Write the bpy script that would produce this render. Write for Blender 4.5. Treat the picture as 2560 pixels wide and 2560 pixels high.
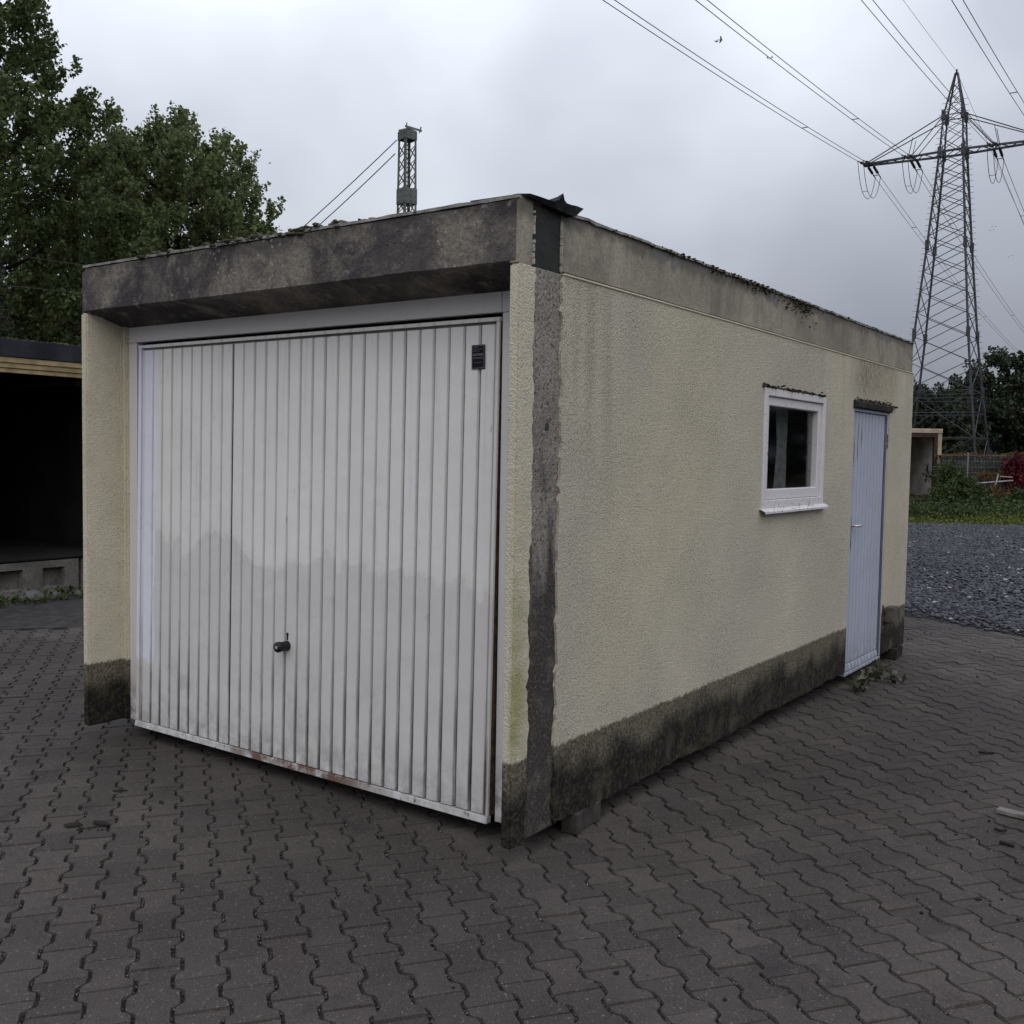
import bpy, bmesh, math, random
import numpy as np
from mathutils import Vector, Matrix

for o in list(bpy.data.objects):
    bpy.data.objects.remove(o)
random.seed(7)
rng = np.random.default_rng(7)
R = math.radians
sc = bpy.context.scene
COL = sc.collection

# ------------------------------------------------------------------ camera
CAMP = np.array([2.2870, -3.2292, 1.6507])
CROT = (1.51411, -0.016962, 0.621294)
FPX = 2543.36                                   # focal length in pixels of a 2560 px frame
cam = bpy.data.cameras.new('camera')
cam.lens = 36 * FPX / 2560
cam.sensor_width = 36
cam.clip_start = 0.05
cam.clip_end = 3000
camo = bpy.data.objects.new('camera', cam)
camo.location = CAMP
camo.rotation_euler = CROT
COL.objects.link(camo)
sc.camera = camo
from mathutils import Euler
CM = np.array(Euler(CROT, 'XYZ').to_matrix())

def at(u, v, d):
    """world point seen at photo pixel (u,v) at depth d metres"""
    r = CM @ np.array([(u - 1280) / FPX, -(v - 1280) / FPX, -1.0])
    return CAMP + d * r

# ------------------------------------------------------------------ sky and sun
SUN_DIR = Vector((0.50, -0.62, 0.78)).normalized()     # towards the sun
w = bpy.data.worlds.new('World')
sc.world = w
w.use_nodes = True
nt = w.node_tree
nt.nodes.clear()
N = nt.nodes.new
Lk = nt.links.new
out = N('ShaderNodeOutputWorld')
bg = N('ShaderNodeBackground')
bg.inputs['Strength'].default_value = 0.1
sky = N('ShaderNodeTexSky')
sky.sky_type = 'NISHITA'
sky.sun_disc = False
sky.sun_elevation = math.asin(SUN_DIR.z)
sky.sun_rotation = math.atan2(SUN_DIR.x, SUN_DIR.y)
sky.air_density = 1.0
sky.dust_density = 4.0
tc = N('ShaderNodeTexCoord')
mp = N('ShaderNodeMapping')
mp.inputs['Scale'].default_value = (1.0, 1.0, 1.25)
Lk(tc.outputs['Generated'], mp.inputs['Vector'])
n1 = N('ShaderNodeTexNoise')
n1.inputs['Scale'].default_value = 2.1
n1.inputs['Detail'].default_value = 4
n1.inputs['Roughness'].default_value = 0.48
n1.inputs['Distortion'].default_value = 0.15
Lk(mp.outputs['Vector'], n1.inputs['Vector'])
dot = N('ShaderNodeVectorMath')
dot.operation = 'DOT_PRODUCT'
Lk(tc.outputs['Generated'], dot.inputs[0])
dot.inputs[1].default_value = Vector((-0.70, 0.62, 0.40)).normalized()
glow = N('ShaderNodeMapRange')
glow.inputs['From Min'].default_value = 0.80
glow.inputs['From Max'].default_value = 1.0
glow.inputs['To Min'].default_value = 0.0
glow.inputs['To Max'].default_value = 0.30
glow.interpolation_type = 'SMOOTHSTEP'
Lk(dot.outputs['Value'], glow.inputs['Value'])
ad = N('ShaderNodeMath')
ad.operation = 'MULTIPLY_ADD'
ad.inputs[1].default_value = 1.1
Lk(n1.outputs['Fac'], ad.inputs[0])
Lk(glow.outputs['Result'], ad.inputs[2])
cr = N('ShaderNodeValToRGB')
cr.color_ramp.elements[0].position = 0.34
cr.color_ramp.elements[0].color = (3.75, 4.0, 4.8, 1)
cr.color_ramp.elements[1].position = 1.1 - 0.1
cr.color_ramp.elements[1].color = (7.9, 8.35, 9.1, 1)
e = cr.color_ramp.elements.new(0.66)
e.color = (4.8, 5.08, 5.85, 1)
Lk(ad.outputs['Value'], cr.inputs['Fac'])
# an overcast sky is brightest overhead and dims towards the horizon
sz = N('ShaderNodeSeparateXYZ')
Lk(tc.outputs['Generated'], sz.inputs[0])
el = N('ShaderNodeMapRange')
el.inputs['From Min'].default_value = 0.0
el.inputs['From Max'].default_value = 1.0
el.inputs['To Min'].default_value = 0.50
el.inputs['To Max'].default_value = 2.5
Lk(sz.outputs['Z'], el.inputs['Value'])
vm = N('ShaderNodeVectorMath')
vm.operation = 'SCALE'
Lk(cr.outputs['Color'], vm.inputs[0])
Lk(el.outputs['Result'], vm.inputs['Scale'])
mx = N('ShaderNodeMix')
mx.data_type = 'RGBA'
mx.inputs['Factor'].default_value = 0.95
Lk(sky.outputs['Color'], mx.inputs['A'])
Lk(vm.outputs['Vector'], mx.inputs['B'])
Lk(mx.outputs['Result'], bg.inputs['Color'])
Lk(bg.outputs['Background'], out.inputs['Surface'])

sun = bpy.data.lights.new('sun', 'SUN')
sun.energy = 0.8
sun.angle = R(60)
sun.color = (1.0, 0.93, 0.83)
suno = bpy.data.objects.new('sun', sun)
suno.rotation_euler = SUN_DIR.to_track_quat('Z', 'Y').to_euler()
suno.location = (0, 0, 30)
COL.objects.link(suno)

sc.view_settings.view_transform = 'Standard'
sc.view_settings.look = 'None'
sc.view_settings.exposure = 0.08
sc.view_settings.gamma = 1.0
sc.view_settings.use_curve_mapping = False
sc.render.engine = 'CYCLES'
sc.cycles.max_bounces = 5
sc.cycles.diffuse_bounces = 3
sc.cycles.glossy_bounces = 2
sc.cycles.transmission_bounces = 3
sc.cycles.transparent_max_bounces = 6
sc.cycles.caustics_reflective = False
sc.cycles.caustics_refractive = False

# ------------------------------------------------------------------ node helpers
class MatB:
    def __init__(s, name, rough=0.8, spec=0.3):
        s.m = bpy.data.materials.new(name)
        s.m.use_nodes = True
        s.t = s.m.node_tree
        s.b = s.t.nodes['Principled BSDF']
        s.b.inputs['Roughness'].default_value = rough
        s.b.inputs['Specular IOR Level'].default_value = spec
        s._geo = None

    def n(s, typ, **kw):
        x = s.t.nodes.new(typ)
        for k, v in kw.items():
            setattr(x, k, v)
        return x

    def l(s, a, b):
        s.t.links.new(a, b)

    def inp(s, sock, v):
        if hasattr(v, 'is_linked') or hasattr(v, 'links'):
            s.l(v, sock)
        else:
            if isinstance(v, (tuple, list)) and len(v) == 3 and sock.type == 'RGBA':
                v = (*v, 1)
            sock.default_value = v

    def geo(s):
        if s._geo is None:
            s._geo = s.n('ShaderNodeNewGeometry')
        return s._geo

    def pos(s):
        return s.geo().outputs['Position']

    def xyz(s):
        if not hasattr(s, '_xyz'):
            s._xyz = s.n('ShaderNodeSeparateXYZ')
            s.l(s.pos(), s._xyz.inputs[0])
        return s._xyz.outputs

    def rpos(s):
        # position turned off the wall axes so that the noise lattice never lines up with a wall
        if not hasattr(s, '_rp'):
            m = s.n('ShaderNodeMapping')
            s.l(s.pos(), m.inputs['Vector'])
            m.inputs['Rotation'].default_value = (0.61, 0.43, 0.87)
            s._rp = m.outputs['Vector']
        return s._rp

    def vscale(s, v, sx, sy, sz):
        m = s.n('ShaderNodeMapping')
        s.l(v, m.inputs['Vector'])
        m.inputs['Scale'].default_value = (sx, sy, sz)
        return m.outputs['Vector']

    def noise(s, scale, detail=3, rough=0.55, vec=None, dist=0.0):
        x = s.n('ShaderNodeTexNoise')
        x.inputs['Scale'].default_value = scale
        x.inputs['Detail'].default_value = detail
        x.inputs['Roughness'].default_value = rough
        x.inputs['Distortion'].default_value = dist
        s.l(vec if vec is not None else s.rpos(), x.inputs['Vector'])
        return x.outputs['Fac']

    def vor(s, scale, vec=None, out='Distance'):
        x = s.n('ShaderNodeTexVoronoi')
        x.inputs['Scale'].default_value = scale
        s.l(vec if vec is not None else s.rpos(), x.inputs['Vector'])
        return x.outputs[out]

    def math(s, op, a, b=0.0, c=0.0, clamp=False):
        x = s.n('ShaderNodeMath', operation=op, use_clamp=clamp)
        s.inp(x.inputs[0], a)
        s.inp(x.inputs[1], b)
        s.inp(x.inputs[2], c)
        return x.outputs[0]

    def rng(s, v, a, b, lo=0.0, hi=1.0, smooth=True):
        x = s.n('ShaderNodeMapRange')
        if smooth:
            x.interpolation_type = 'SMOOTHSTEP'
        s.inp(x.inputs['Value'], v)
        x.inputs['From Min'].default_value = a
        x.inputs['From Max'].default_value = b
        x.inputs['To Min'].default_value = lo
        x.inputs['To Max'].default_value = hi
        return x.outputs['Result']

    def mix(s, f, a, b, mode='MIX'):
        x = s.n('ShaderNodeMix', data_type='RGBA', blend_type=mode)
        s.inp(x.inputs['Factor'], f)
        s.inp(x.inputs['A'], a)
        s.inp(x.inputs['B'], b)
        return x.outputs['Result']

    def mul(s, *a):
        r = a[0]
        for q in a[1:]:
            r = s.math('MULTIPLY', r, q)
        return r

    def bump(s, h, dist=0.01, strength=1.0, nrm=None):
        x = s.n('ShaderNodeBump')
        x.inputs['Distance'].default_value = dist
        x.inputs['Strength'].default_value = strength
        s.l(h, x.inputs['Height'])
        if nrm is not None:
            s.l(nrm, x.inputs['Normal'])
        s.l(x.outputs['Normal'], s.b.inputs['Normal'])
        return x.outputs['Normal']

    def color(s, c):
        s.inp(s.b.inputs['Base Color'], c)
        return s

    def rough(s, c):
        s.inp(s.b.inputs['Roughness'], c)
        return s

def plain(name, c, rough=0.7, spec=0.3, var=0.15, scale=6.0, metal=0.0, bump=0.0):
    m = MatB(name, rough, spec)
    f = m.noise(scale, 4)
    c2 = tuple(x * (1 - var) for x in c)
    c3 = tuple(min(1, x * (1 + var)) for x in c)
    m.color(m.mix(m.rng(f, 0.3, 0.7), c2, c3))
    m.b.inputs['Metallic'].default_value = metal
    if bump:
        m.bump(m.noise(scale * 12, 4), bump)
    return m.m

# ------------------------------------------------------------------ materials
def stucco(name, dirt):
    m = MatB(name, 0.95, 0.15)
    X, Y, Z = m.xyz()[0], m.xyz()[1], m.xyz()[2]
    grain = m.noise(120, 3, 0.65)
    pits = m.rng(m.noise(135, 2, 0.6), 0.51, 0.63)
    pits = m.mul(pits, m.rng(m.noise(1.7, 4, .6), .3, .7, .45, 1.0))
    low = m.noise(1.6, 4, 0.6)
    base = m.mix(m.rng(low, 0.3, 0.7), (0.655, 0.605, 0.455), (0.70, 0.65, 0.51))
    base = m.mix(m.rng(m.noise(7, 4, 0.65), 0.42, 0.75, 0, 0.35), base, (0.50, 0.475, 0.37))
    if dirt:
        # brown run-off streaks under the cornice and above the side door
        sv = m.vscale(m.pos(), 9, 9, 0.55)
        st = m.rng(m.noise(1.0, 4, 0.65, sv), 0.45, 0.72)
        patch = m.rng(m.noise(0.75, 3, 0.5), 0.40, 0.66)
        top = m.rng(Z, 0.9, 2.35)
        st1 = m.mul(st, patch, top, m.rng(grain, 0.3, 0.6))
        yd = m.math('ABSOLUTE', m.math('SUBTRACT', Y, 4.72))
        over = m.mul(m.rng(yd, 0.75, 0.25), m.rng(Z, 1.95, 2.25), m.rng(m.noise(60, 3, 0.7, m.vscale(m.pos(), 1, 1, .25)), 0.34, 0.54))
        yn = m.math('ABSOLUTE', m.math('SUBTRACT', Y, 0.62))
        near = m.mul(m.rng(yn, 0.42, 0.08), m.rng(Z, 1.25, 2.2), m.rng(grain, .35, .6))
        base = m.mix(m.math('MULTIPLY', st1, 0.85), base, (0.24, 0.19, 0.12))
        base = m.mix(m.math('MULTIPLY', over, 0.92), base, (0.17, 0.125, 0.07))
        base = m.mix(m.mul(near, m.rng(m.noise(1, 4, .6, m.vscale(m.pos(), 7, 7, .5)), .35, .65), .8), base, (0.21, 0.175, 0.12))
        endd = m.mul(m.rng(Y, 4.3, 5.6), m.rng(m.noise(2.2, 4, .6), .35, .7))
        base = m.mix(m.math('MULTIPLY', endd, 0.45), base, (0.40, 0.32, 0.17))
        grey = m.rng(m.noise(0.9, 5, 0.6), 0.3, 0.65, 0.25, 0.8)
        base = m.mix(grey, base, (0.505, 0.472, 0.40))
        base = m.mix(m.mul(m.rng(m.noise(0.6, 3, .5, m.vscale(m.pos(), 1, 1.6, .7)), .48, .68), .28), base, (0.68, 0.61, 0.39))
    # green algae on the near corner
    ya = m.rng(Y, 0.16, 0.02)
    al = m.mul(ya, m.rng(X, -0.03, -0.001), m.rng(Z, 1.75, 0.5), m.rng(m.noise(5, 4, .6), 0.3, 0.62))
    base = m.mix(m.math('MULTIPLY', al, 0.75), base, (0.30, 0.30, 0.08))
    # dirt sitting in the pits of the render
    base = m.mix(m.math('MULTIPLY', pits, 0.68 if dirt else 0.36), base, (0.17, 0.15, 0.11))
    # painted plinth band
    zz = m.math('ADD', Z, m.math('MULTIPLY', m.math('SUBTRACT', m.noise(45, 4, 0.75), 0.5), 0.06))
    zz = m.math('ADD', zz, m.math('MULTIPLY', m.math('SUBTRACT', m.noise(2.2, 3, 0.6), 0.5), 0.025))
    sk = m.rng(zz, 0.436, 0.420)
    skc = m.mix(m.rng(m.noise(75, 4, .7), .35, .65), (0.075, 0.067, 0.051), (0.23, 0.205, 0.155))
    zl = m.math('ADD', Z, m.math('MULTIPLY', m.math('SUBTRACT', m.noise(3.0, 5, 0.65), 0.5), 0.42))
    skc = m.mix(m.mul(m.rng(zl, 0.38, 0.24), m.rng(m.noise(40, 4, .7), .25, .6, .6, 1.0)), skc, (0.017, 0.015, 0.013))
    skc = m.mix(m.mul(m.rng(m.noise(5.0, 4, 0.6), 0.52, 0.68), m.rng(zl, .30, .12), 0.55), skc, (0.15, 0.135, 0.105))
    skc = m.mix(m.mul(m.rng(m.noise(9, 4, .7), .5, .7), .4), skc, (0.10, 0.098, 0.045))
    base = m.mix(sk, base, skc)
    m.color(base)
    h = m.math('ADD', m.math('MULTIPLY', grain, 0.7), m.math('MULTIPLY', m.noise(48, 3, .6), 0.4))
    m.bump(h, 0.014, 1.0)
    return m.m

M = {}
M['stucco_side'] = stucco('stucco_side', True)
M['stucco_front'] = stucco('stucco_front', False)

def concrete(name, ca, cb, stain, sf, grain=60, bump=0.006, lichen=0.0, drips=0.0):
    m = MatB(name, 0.92, 0.2)
    f = m.noise(3.5, 5, 0.62)
    c = m.mix(m.rng(f, 0.32, 0.68), ca, cb)
    c = m.mix(m.mul(m.rng(m.noise(1.5, 5, 0.7, None, 0.8), 0.44, 0.60), sf), c, stain)
    if drips:
        sv = m.vscale(m.pos(), 7, 7, 1.6)
        d = m.rng(m.noise(1, 5, .75, sv, .6), .46, .74)
        zt_ = m.math('ADD', m.xyz()[2], m.math('MULTIPLY', m.math('SUBTRACT', m.noise(5, 5, .75), .5), .22))
        d = m.mul(d, m.rng(zt_, 2.42, 2.62, .25, 1.0))
        c = m.mix(m.mul(d, drips), c, tuple(x * 0.5 for x in stain))
        c = m.mix(m.mul(m.rng(zt_, 2.565, 2.62), drips), c, tuple(x * 0.6 for x in stain))
        if not lichen:
            zg = m.math('ADD', m.xyz()[2], m.math('MULTIPLY', m.math('SUBTRACT', m.noise(2.4, 5, .7), .5), .5))
            c = m.mix(m.mul(m.rng(zg, 2.61, 2.63), .75), c, (0.185, 0.182, 0.186))
    g = m.noise(grain, 4, 0.7)
    c = m.mix(m.rng(g, 0.35, 0.7, 0, 0.45), c, tuple(x * 0.45 for x in ca))
    if lichen:
        v = m.math('ADD', m.vor(30), m.math('MULTIPLY', m.math('SUBTRACT', m.noise(60, 3, .7), .5), .3))
        rad = m.rng(m.noise(2.6, 3), 0.45, 0.66, 0.0, 0.26)
        li = m.math('LESS_THAN', v, m.math('MULTIPLY', rad, lichen))
        c = m.mix(m.mul(li, 0.6), c, (0.36, 0.345, 0.32))
        c = m.mix(m.rng(m.noise(16, 5, .75), .48, .68, 0, .55), c, (0.06, 0.055, 0.058))
        c = m.mix(m.rng(m.noise(11, 5, .75), .54, .70, 0, .6), c, (0.33, 0.30, 0.25))
    m.color(c)
    m.bump(m.math('ADD', g, m.math('MULTIPLY', m.noise(14, 4), 0.8)), bump)
    return m.m

M['lintel'] = concrete('lintel_concrete', (0.105, 0.094, 0.094), (0.29, 0.258, 0.212), (0.055, 0.049, 0.055), 0.95, 55, 0.009, 1.15, 0.45)
M['fascia'] = concrete('fascia_concrete', (0.31, 0.28, 0.225), (0.43, 0.39, 0.315), (0.17, 0.155, 0.125), 0.55, 70, 0.003, 0.0, 0.65)
M['concrete'] = concrete('old_concrete', (0.17, 0.165, 0.155), (0.27, 0.26, 0.24), (0.09, 0.085, 0.08), 0.6, 50, 0.006)
M['floor_concrete'] = concrete('floor_concrete', (0.12, 0.115, 0.105), (0.2, 0.19, 0.17), (0.06, 0.055, 0.05), 0.6, 50, 0.006)

def strip_mat():
    m = MatB('exposed_aggregate', 0.9, 0.25)
    Z = m.xyz()[2]
    c = m.mix(m.rng(m.noise(5, 4, .6), .3, .7), (0.215, 0.197, 0.172), (0.335, 0.308, 0.268))
    c = m.mix(m.rng(m.noise(75, 2, .6), .58, .64, 0, .8), c, (0.46, 0.42, 0.36))
    c = m.mix(m.rng(m.noise(58, 3, .7), .56, .64, 0, .85), c, (0.04, 0.038, 0.036))
    hole = m.math('LESS_THAN', m.vor(13), m.rng(m.noise(4, 2), .5, .7, 0.05, .33))
    c = m.mix(m.mul(hole, .85), c, (0.025, 0.022, 0.02))
    low = m.rng(Z, 1.9, 0.35, 0, .55)
    st = m.noise(1.4, 4, .65, m.vscale(m.pos(), 6, 6, 1.3))
    c = m.mix(m.mul(m.rng(m.math('ADD', st, low), .60, .84), .9), c, (0.035, 0.031, 0.028))
    c = m.mix(m.rng(m.noise(70, 4, .75), .52, .66, 0, .6), c, (0.21, 0.195, 0.172))
    c = m.mix(m.rng(m.noise(9, 5, .75), .50, .64, 0, .55), c, (0.17, 0.158, 0.14))
    m.color(c)
    m.bump(m.math('SUBTRACT', m.noise(70, 3, .75), m.math('MULTIPLY', hole, .8)), 0.012)
    return m.m
M['strip'] = strip_mat()

def bitumen():
    m = MatB('bitumen', 0.75, 0.25)
    f = m.noise(9, 4, .6)
    m.color(m.mix(m.rng(f, .3, .7), (0.022, 0.024, 0.022), (0.036, 0.038, 0.034)))
    m.bump(m.noise(40, 4), 0.003)
    return m.m
M['bitumen'] = bitumen()
M['felt'] = plain('roofing_felt', (0.022, 0.023, 0.025), 0.85, 0.2, 0.4, 25, 0, 0.004)

def door_paint(name, blue=False):
    m = MatB(name, 0.42, 0.45)
    X, Y, Z = m.xyz()[0], m.xyz()[1], m.xyz()[2]
    if not blue:
        base = m.mix(m.rng(m.noise(1.2, 3), .3, .7), (0.75, 0.735, 0.71), (0.80, 0.785, 0.76))
        # film of dirt over the lower half, its upper edge ragged with run marks
        e = m.math('ADD', Z, m.math('MULTIPLY', m.math('SUBTRACT', m.noise(2.3, 5, .6), .5), 0.9))
        e = m.math('ADD', e, m.math('MULTIPLY', m.math('SUBTRACT', m.noise(1.0, 3, .6, m.vscale(m.pos(), 22, 1, 1.5)), .5), 0.12))
        film = m.rng(e, 1.17, 1.10)
        base = m.mix(m.mul(film, .75), base, (0.60, 0.588, 0.57))
        spots = m.math('LESS_THAN', m.vor(5.5), m.rng(m.noise(3, 2), .55, .7, 0, .12))
        base = m.mix(m.mul(spots, m.rng(Z, 1.5, 1.3), .35), base, (0.5, 0.5, 0.51))
        # fresh blue-white repaint over the left slats
        xn = m.math('ADD', X, m.math('MULTIPLY', m.math('SUBTRACT', m.noise(3.0, 4, .6), .5), .10))
        rep = m.mul(m.rng(xn, -2.612, -2.624), m.rng(m.math('ADD', Z, m.math('MULTIPLY', m.noise(18, 2), .15)), .50, .56))
        base = m.mix(rep, base, (0.76, 0.775, 0.86))
        # grime along the foot
        foot = m.mul(m.rng(m.math('ADD', Z, m.math('MULTIPLY', m.noise(9, 5, .7), .35)), .55, .15),
                     m.rng(m.noise(14, 5, .7), .35, .65))
        base = m.mix(m.mul(foot, .7), base, (0.22, 0.212, 0.195))
        blot = m.mul(m.rng(m.noise(2.0, 5, .65), .52, .66), m.rng(Z, .75, .35), m.rng(Z, .12, .3))
        base = m.mix(m.mul(blot, .4), base, (0.33, 0.335, 0.34))
        scr = m.mul(m.rng(m.noise(1, 3, .6, m.vscale(m.pos(), 60, 60, 7)), .70, .73), m.rng(m.noise(2.5, 2), .5, .6))
        base = m.mix(m.mul(scr, .6), base, (0.25, 0.25, 0.25))
        vs = m.rng(m.noise(1, 4, .6, m.vscale(m.pos(), 30, 30, 1.2)), .55, .75)
        base = m.mix(m.mul(vs, .22), base, (0.42, 0.42, 0.40))
        # dirt along the slat edges, stronger near the foot
        fr = m.math('FRACT', m.math('DIVIDE', m.math('ADD', X, 2.646), 0.08446))
        ed = m.math('ABSOLUTE', m.math('SUBTRACT', fr, .5))
        edge = m.mul(m.rng(ed, .30, .44), m.rng(m.noise(1, 5, .7, m.vscale(m.pos(), 14, 14, 1.6)), .30, .62), m.rng(Z, .85, .14, .20, 1.0))
        base = m.mix(edge, base, (0.10, 0.098, 0.09))
        m.rough(m.rng(film, 0, 1, .26, .45))
    else:
        base = m.mix(m.rng(m.noise(1.5, 3), .3, .7), (0.41, 0.44, 0.53), (0.45, 0.48, 0.575))
        vs = m.rng(m.noise(1, 4, .6, m.vscale(m.pos(), 30, 30, 1.0)), .5, .75)
        base = m.mix(m.mul(vs, .25), base, (0.38, 0.40, 0.46))
        # rust runs high on the first slats
        yy = m.math('ADD', Y, m.math('MULTIPLY', m.math('SUBTRACT', m.noise(14, 3), .5), .012))
        tot = None
        for yc, z0, z1, hw in ((4.470, 1.76, 1.90, .020), (4.385, 1.66, 1.92, .016), (4.295, 1.62, 1.80, .011)):
            k = m.mul(m.rng(m.math('ABSOLUTE', m.math('SUBTRACT', yy, yc)), hw, hw * .4),
                      m.rng(Z, z0 - .05, z0 + .05), m.rng(Z, z1 + .02, z1 - .04))
            tot = k if tot is None else m.math('MAXIMUM', tot, k)
        base = m.mix(m.mul(tot, .9), base, (0.10, 0.06, 0.035))
        # groove shade painted into the colour as dark lines along the slat edges
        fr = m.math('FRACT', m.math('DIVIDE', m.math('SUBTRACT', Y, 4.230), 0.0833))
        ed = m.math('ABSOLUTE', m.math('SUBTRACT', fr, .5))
        groove_shade = m.mul(m.rng(ed, .39, .46), m.rng(m.noise(1, 4, .6, m.vscale(m.pos(), 20, 20, 2)), .25, .6, .55, 1.0), m.rng(Z, 2.02, 1.99))
        base = m.mix(groove_shade, base, (0.10, 0.108, 0.135))
        ft = m.mul(m.rng(m.math('ADD', Z, m.math('MULTIPLY', m.noise(9, 5, .7), .4)), .62, .25), m.rng(m.noise(18, 5, .7), .35, .65))
        base = m.mix(m.mul(ft, .55), base, (0.19, 0.19, 0.19))
    m.color(base)
    m.bump(m.noise(4.5, 3), 0.012, .7)
    return m.m
M['door'] = door_paint('garage_door_paint')
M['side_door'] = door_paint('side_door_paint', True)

def groove_mat():
    m = MatB('door_backing', 0.7, 0.3)
    Z = m.xyz()[2]
    c = m.mix(m.rng(m.noise(8, 4, .7), .3, .7), (0.17, 0.165, 0.155), (0.27, 0.265, 0.25))
    c = m.mix(m.mul(m.rng(Z, 1.2, .2), m.rng(m.noise(12, 4, .7), .25, .5)), c, (0.035, 0.032, 0.028))
    m.color(c)
    return m.m
M['groove'] = groove_mat()

def white_frame(name, peel, tint=(0.70, 0.675, 0.67)):
    m = MatB(name, 0.5, 0.4)
    Z = m.xyz()[2]
    c = m.mix(m.rng(m.noise(2, 3), .3, .7), tuple(x * .94 for x in tint), tint)
    vs = m.rng(m.noise(1, 4, .6, m.vscale(m.pos(), 40, 40, 3)), .55, .8)
    c = m.mix(m.mul(vs, .2), c, (0.45, 0.42, 0.36))
    if peel:
        p = m.rng(m.noise(26, 5, .7, m.vscale(m.pos(), 1, .8, 1.5)), .60, .64)
        p2 = m.mul(p, m.rng(m.noise(3.5, 2), .42, .58))
        lowp = m.mul(m.rng(m.noise(38, 5, .75), .56, .60), m.rng(Z, 1.43, 1.37))
        p2 = m.math('MAXIMUM', p2, m.mul(lowp, .9))
        c = m.mix(m.mul(p2, peel), c, (0.09, 0.085, 0.08))
    foot = m.mul(m.rng(Z, .45, .1), m.rng(m.noise(14, 5, .7), .4, .65))
    c = m.mix(m.mul(foot, .8), c, (0.15, 0.14, 0.12))
    m.color(c)
    return m.m
M['frame'] = white_frame('frame_white', 0.0)
M['winframe'] = white_frame('window_white', 0.75, (0.68, 0.665, 0.665))

def rail_mat():
    m = MatB('door_rail', 0.6, 0.35)
    X, Z = m.xyz()[0], m.xyz()[2]
    c = m.mix(m.rng(m.noise(20, 4, .7), .35, .7), (0.42, 0.415, 0.40), (0.60, 0.595, 0.585))
    ru = m.mul(m.rng(m.math('ABSOLUTE', m.math('ADD', X, 1.45)), .75, .25), m.rng(m.noise(7, 5, .7), .36, .56))
    c = m.mix(ru, c, (0.13, 0.075, 0.055))
    c = m.mix(m.rng(m.noise(30, 5, .7), .58, .66), c, (0.10, 0.09, 0.08))
    m.color(c)
    return m.m
M['rail'] = rail_mat()

M['black'] = plain('black_plastic', (0.008, 0.008, 0.009), 0.45, 0.4, .2)
M['plate'] = plain('black_plate', (0.008, 0.009, 0.013), 0.6, 0.2, .2)
M['print'] = plain('silver_print', (0.28, 0.285, 0.30), 0.5, 0.5, .05)
M['white_print'] = plain('white_print', (0.75, 0.75, 0.78), 0.5, 0.4, .05)
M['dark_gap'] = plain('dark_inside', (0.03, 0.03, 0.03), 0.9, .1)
M['interior'] = plain('dark_interior', (0.012, 0.012, 0.012), 0.95, .1, .3, 2)  # near-black base colour stands in for the deep shade inside the open garage
M['rusty'] = plain('rusty_steel', (0.085, 0.055, 0.038), 0.85, .2, .5, 30, 0, .003)
M['alu'] = plain('handle_alloy', (0.55, 0.54, 0.52), 0.35, .5, .1, 20, .6)
M['boxgrey'] = plain('junction_grey', (0.095, 0.085, 0.072), 0.7, .3, .3, 20)
M['curtain'] = plain('curtain_cloth', (0.36, 0.345, 0.32), 0.95, .1, .2, 25)
M['wood_old'] = plain('grey_wood', (0.34, 0.33, 0.31), 0.85, .2, .3, 12)
M['wood_dark'] = plain('dark_timber', (0.030, 0.026, 0.022), 0.9, .15, .4, 12, 0, .004)
M['twig'] = plain('twig_bark', (0.022, 0.019, 0.016), 0.9, .15, .4, 30)
M['paver_block'] = plain('block_concrete', (0.055, 0.05, 0.044), 0.9, .2, .25, 14, 0, .003)

def glass():
    m = bpy.data.materials.new('window_glass')
    m.use_nodes = True
    t = m.node_tree
    t.nodes.remove(t.nodes['Principled BSDF'])
    o = t.nodes['Material Output']
    fr = t.nodes.new('ShaderNodeFresnel')
    fr.inputs['IOR'].default_value = 1.45
    tr = t.nodes.new('ShaderNodeBsdfTransparent')
    tr.inputs['Color'].default_value = (0.72, 0.75, 0.76, 1)
    gl = t.nodes.new('ShaderNodeBsdfGlossy')
    gl.inputs['Roughness'].default_value = 0.06
    mxs = t.nodes.new('ShaderNodeMixShader')
    gg = t.nodes.new('ShaderNodeNewGeometry')
    mm = t.nodes.new('ShaderNodeMath')
    mm.operation = 'MULTIPLY_ADD'
    mm.inputs[1].default_value = -1.0
    mm.inputs[2].default_value = 1.0
    t.links.new(gg.outputs['Backfacing'], mm.inputs[0])
    m2 = t.nodes.new('ShaderNodeMath')
    m2.operation = 'MULTIPLY'
    t.links.new(mm.outputs[0], m2.inputs[0])
    t.links.new(fr.outputs[0], m2.inputs[1])
    t.links.new(m2.outputs[0], mxs.inputs[0])
    t.links.new(tr.outputs[0], mxs.inputs[1])
    t.links.new(gl.outputs[0], mxs.inputs[2])
    t.links.new(mxs.outputs[0], o.inputs['Surface'])
    return m
M['glass'] = glass()

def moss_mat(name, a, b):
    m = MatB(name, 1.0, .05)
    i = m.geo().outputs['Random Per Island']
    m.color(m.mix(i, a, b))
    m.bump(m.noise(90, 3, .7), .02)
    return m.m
M['moss'] = moss_mat('moss', (0.04, 0.041, 0.026), (0.19, 0.19, 0.14))
M['moss_brown'] = moss_mat('brown_moss', (0.03, 0.026, 0.018), (0.13, 0.11, 0.075))

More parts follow.
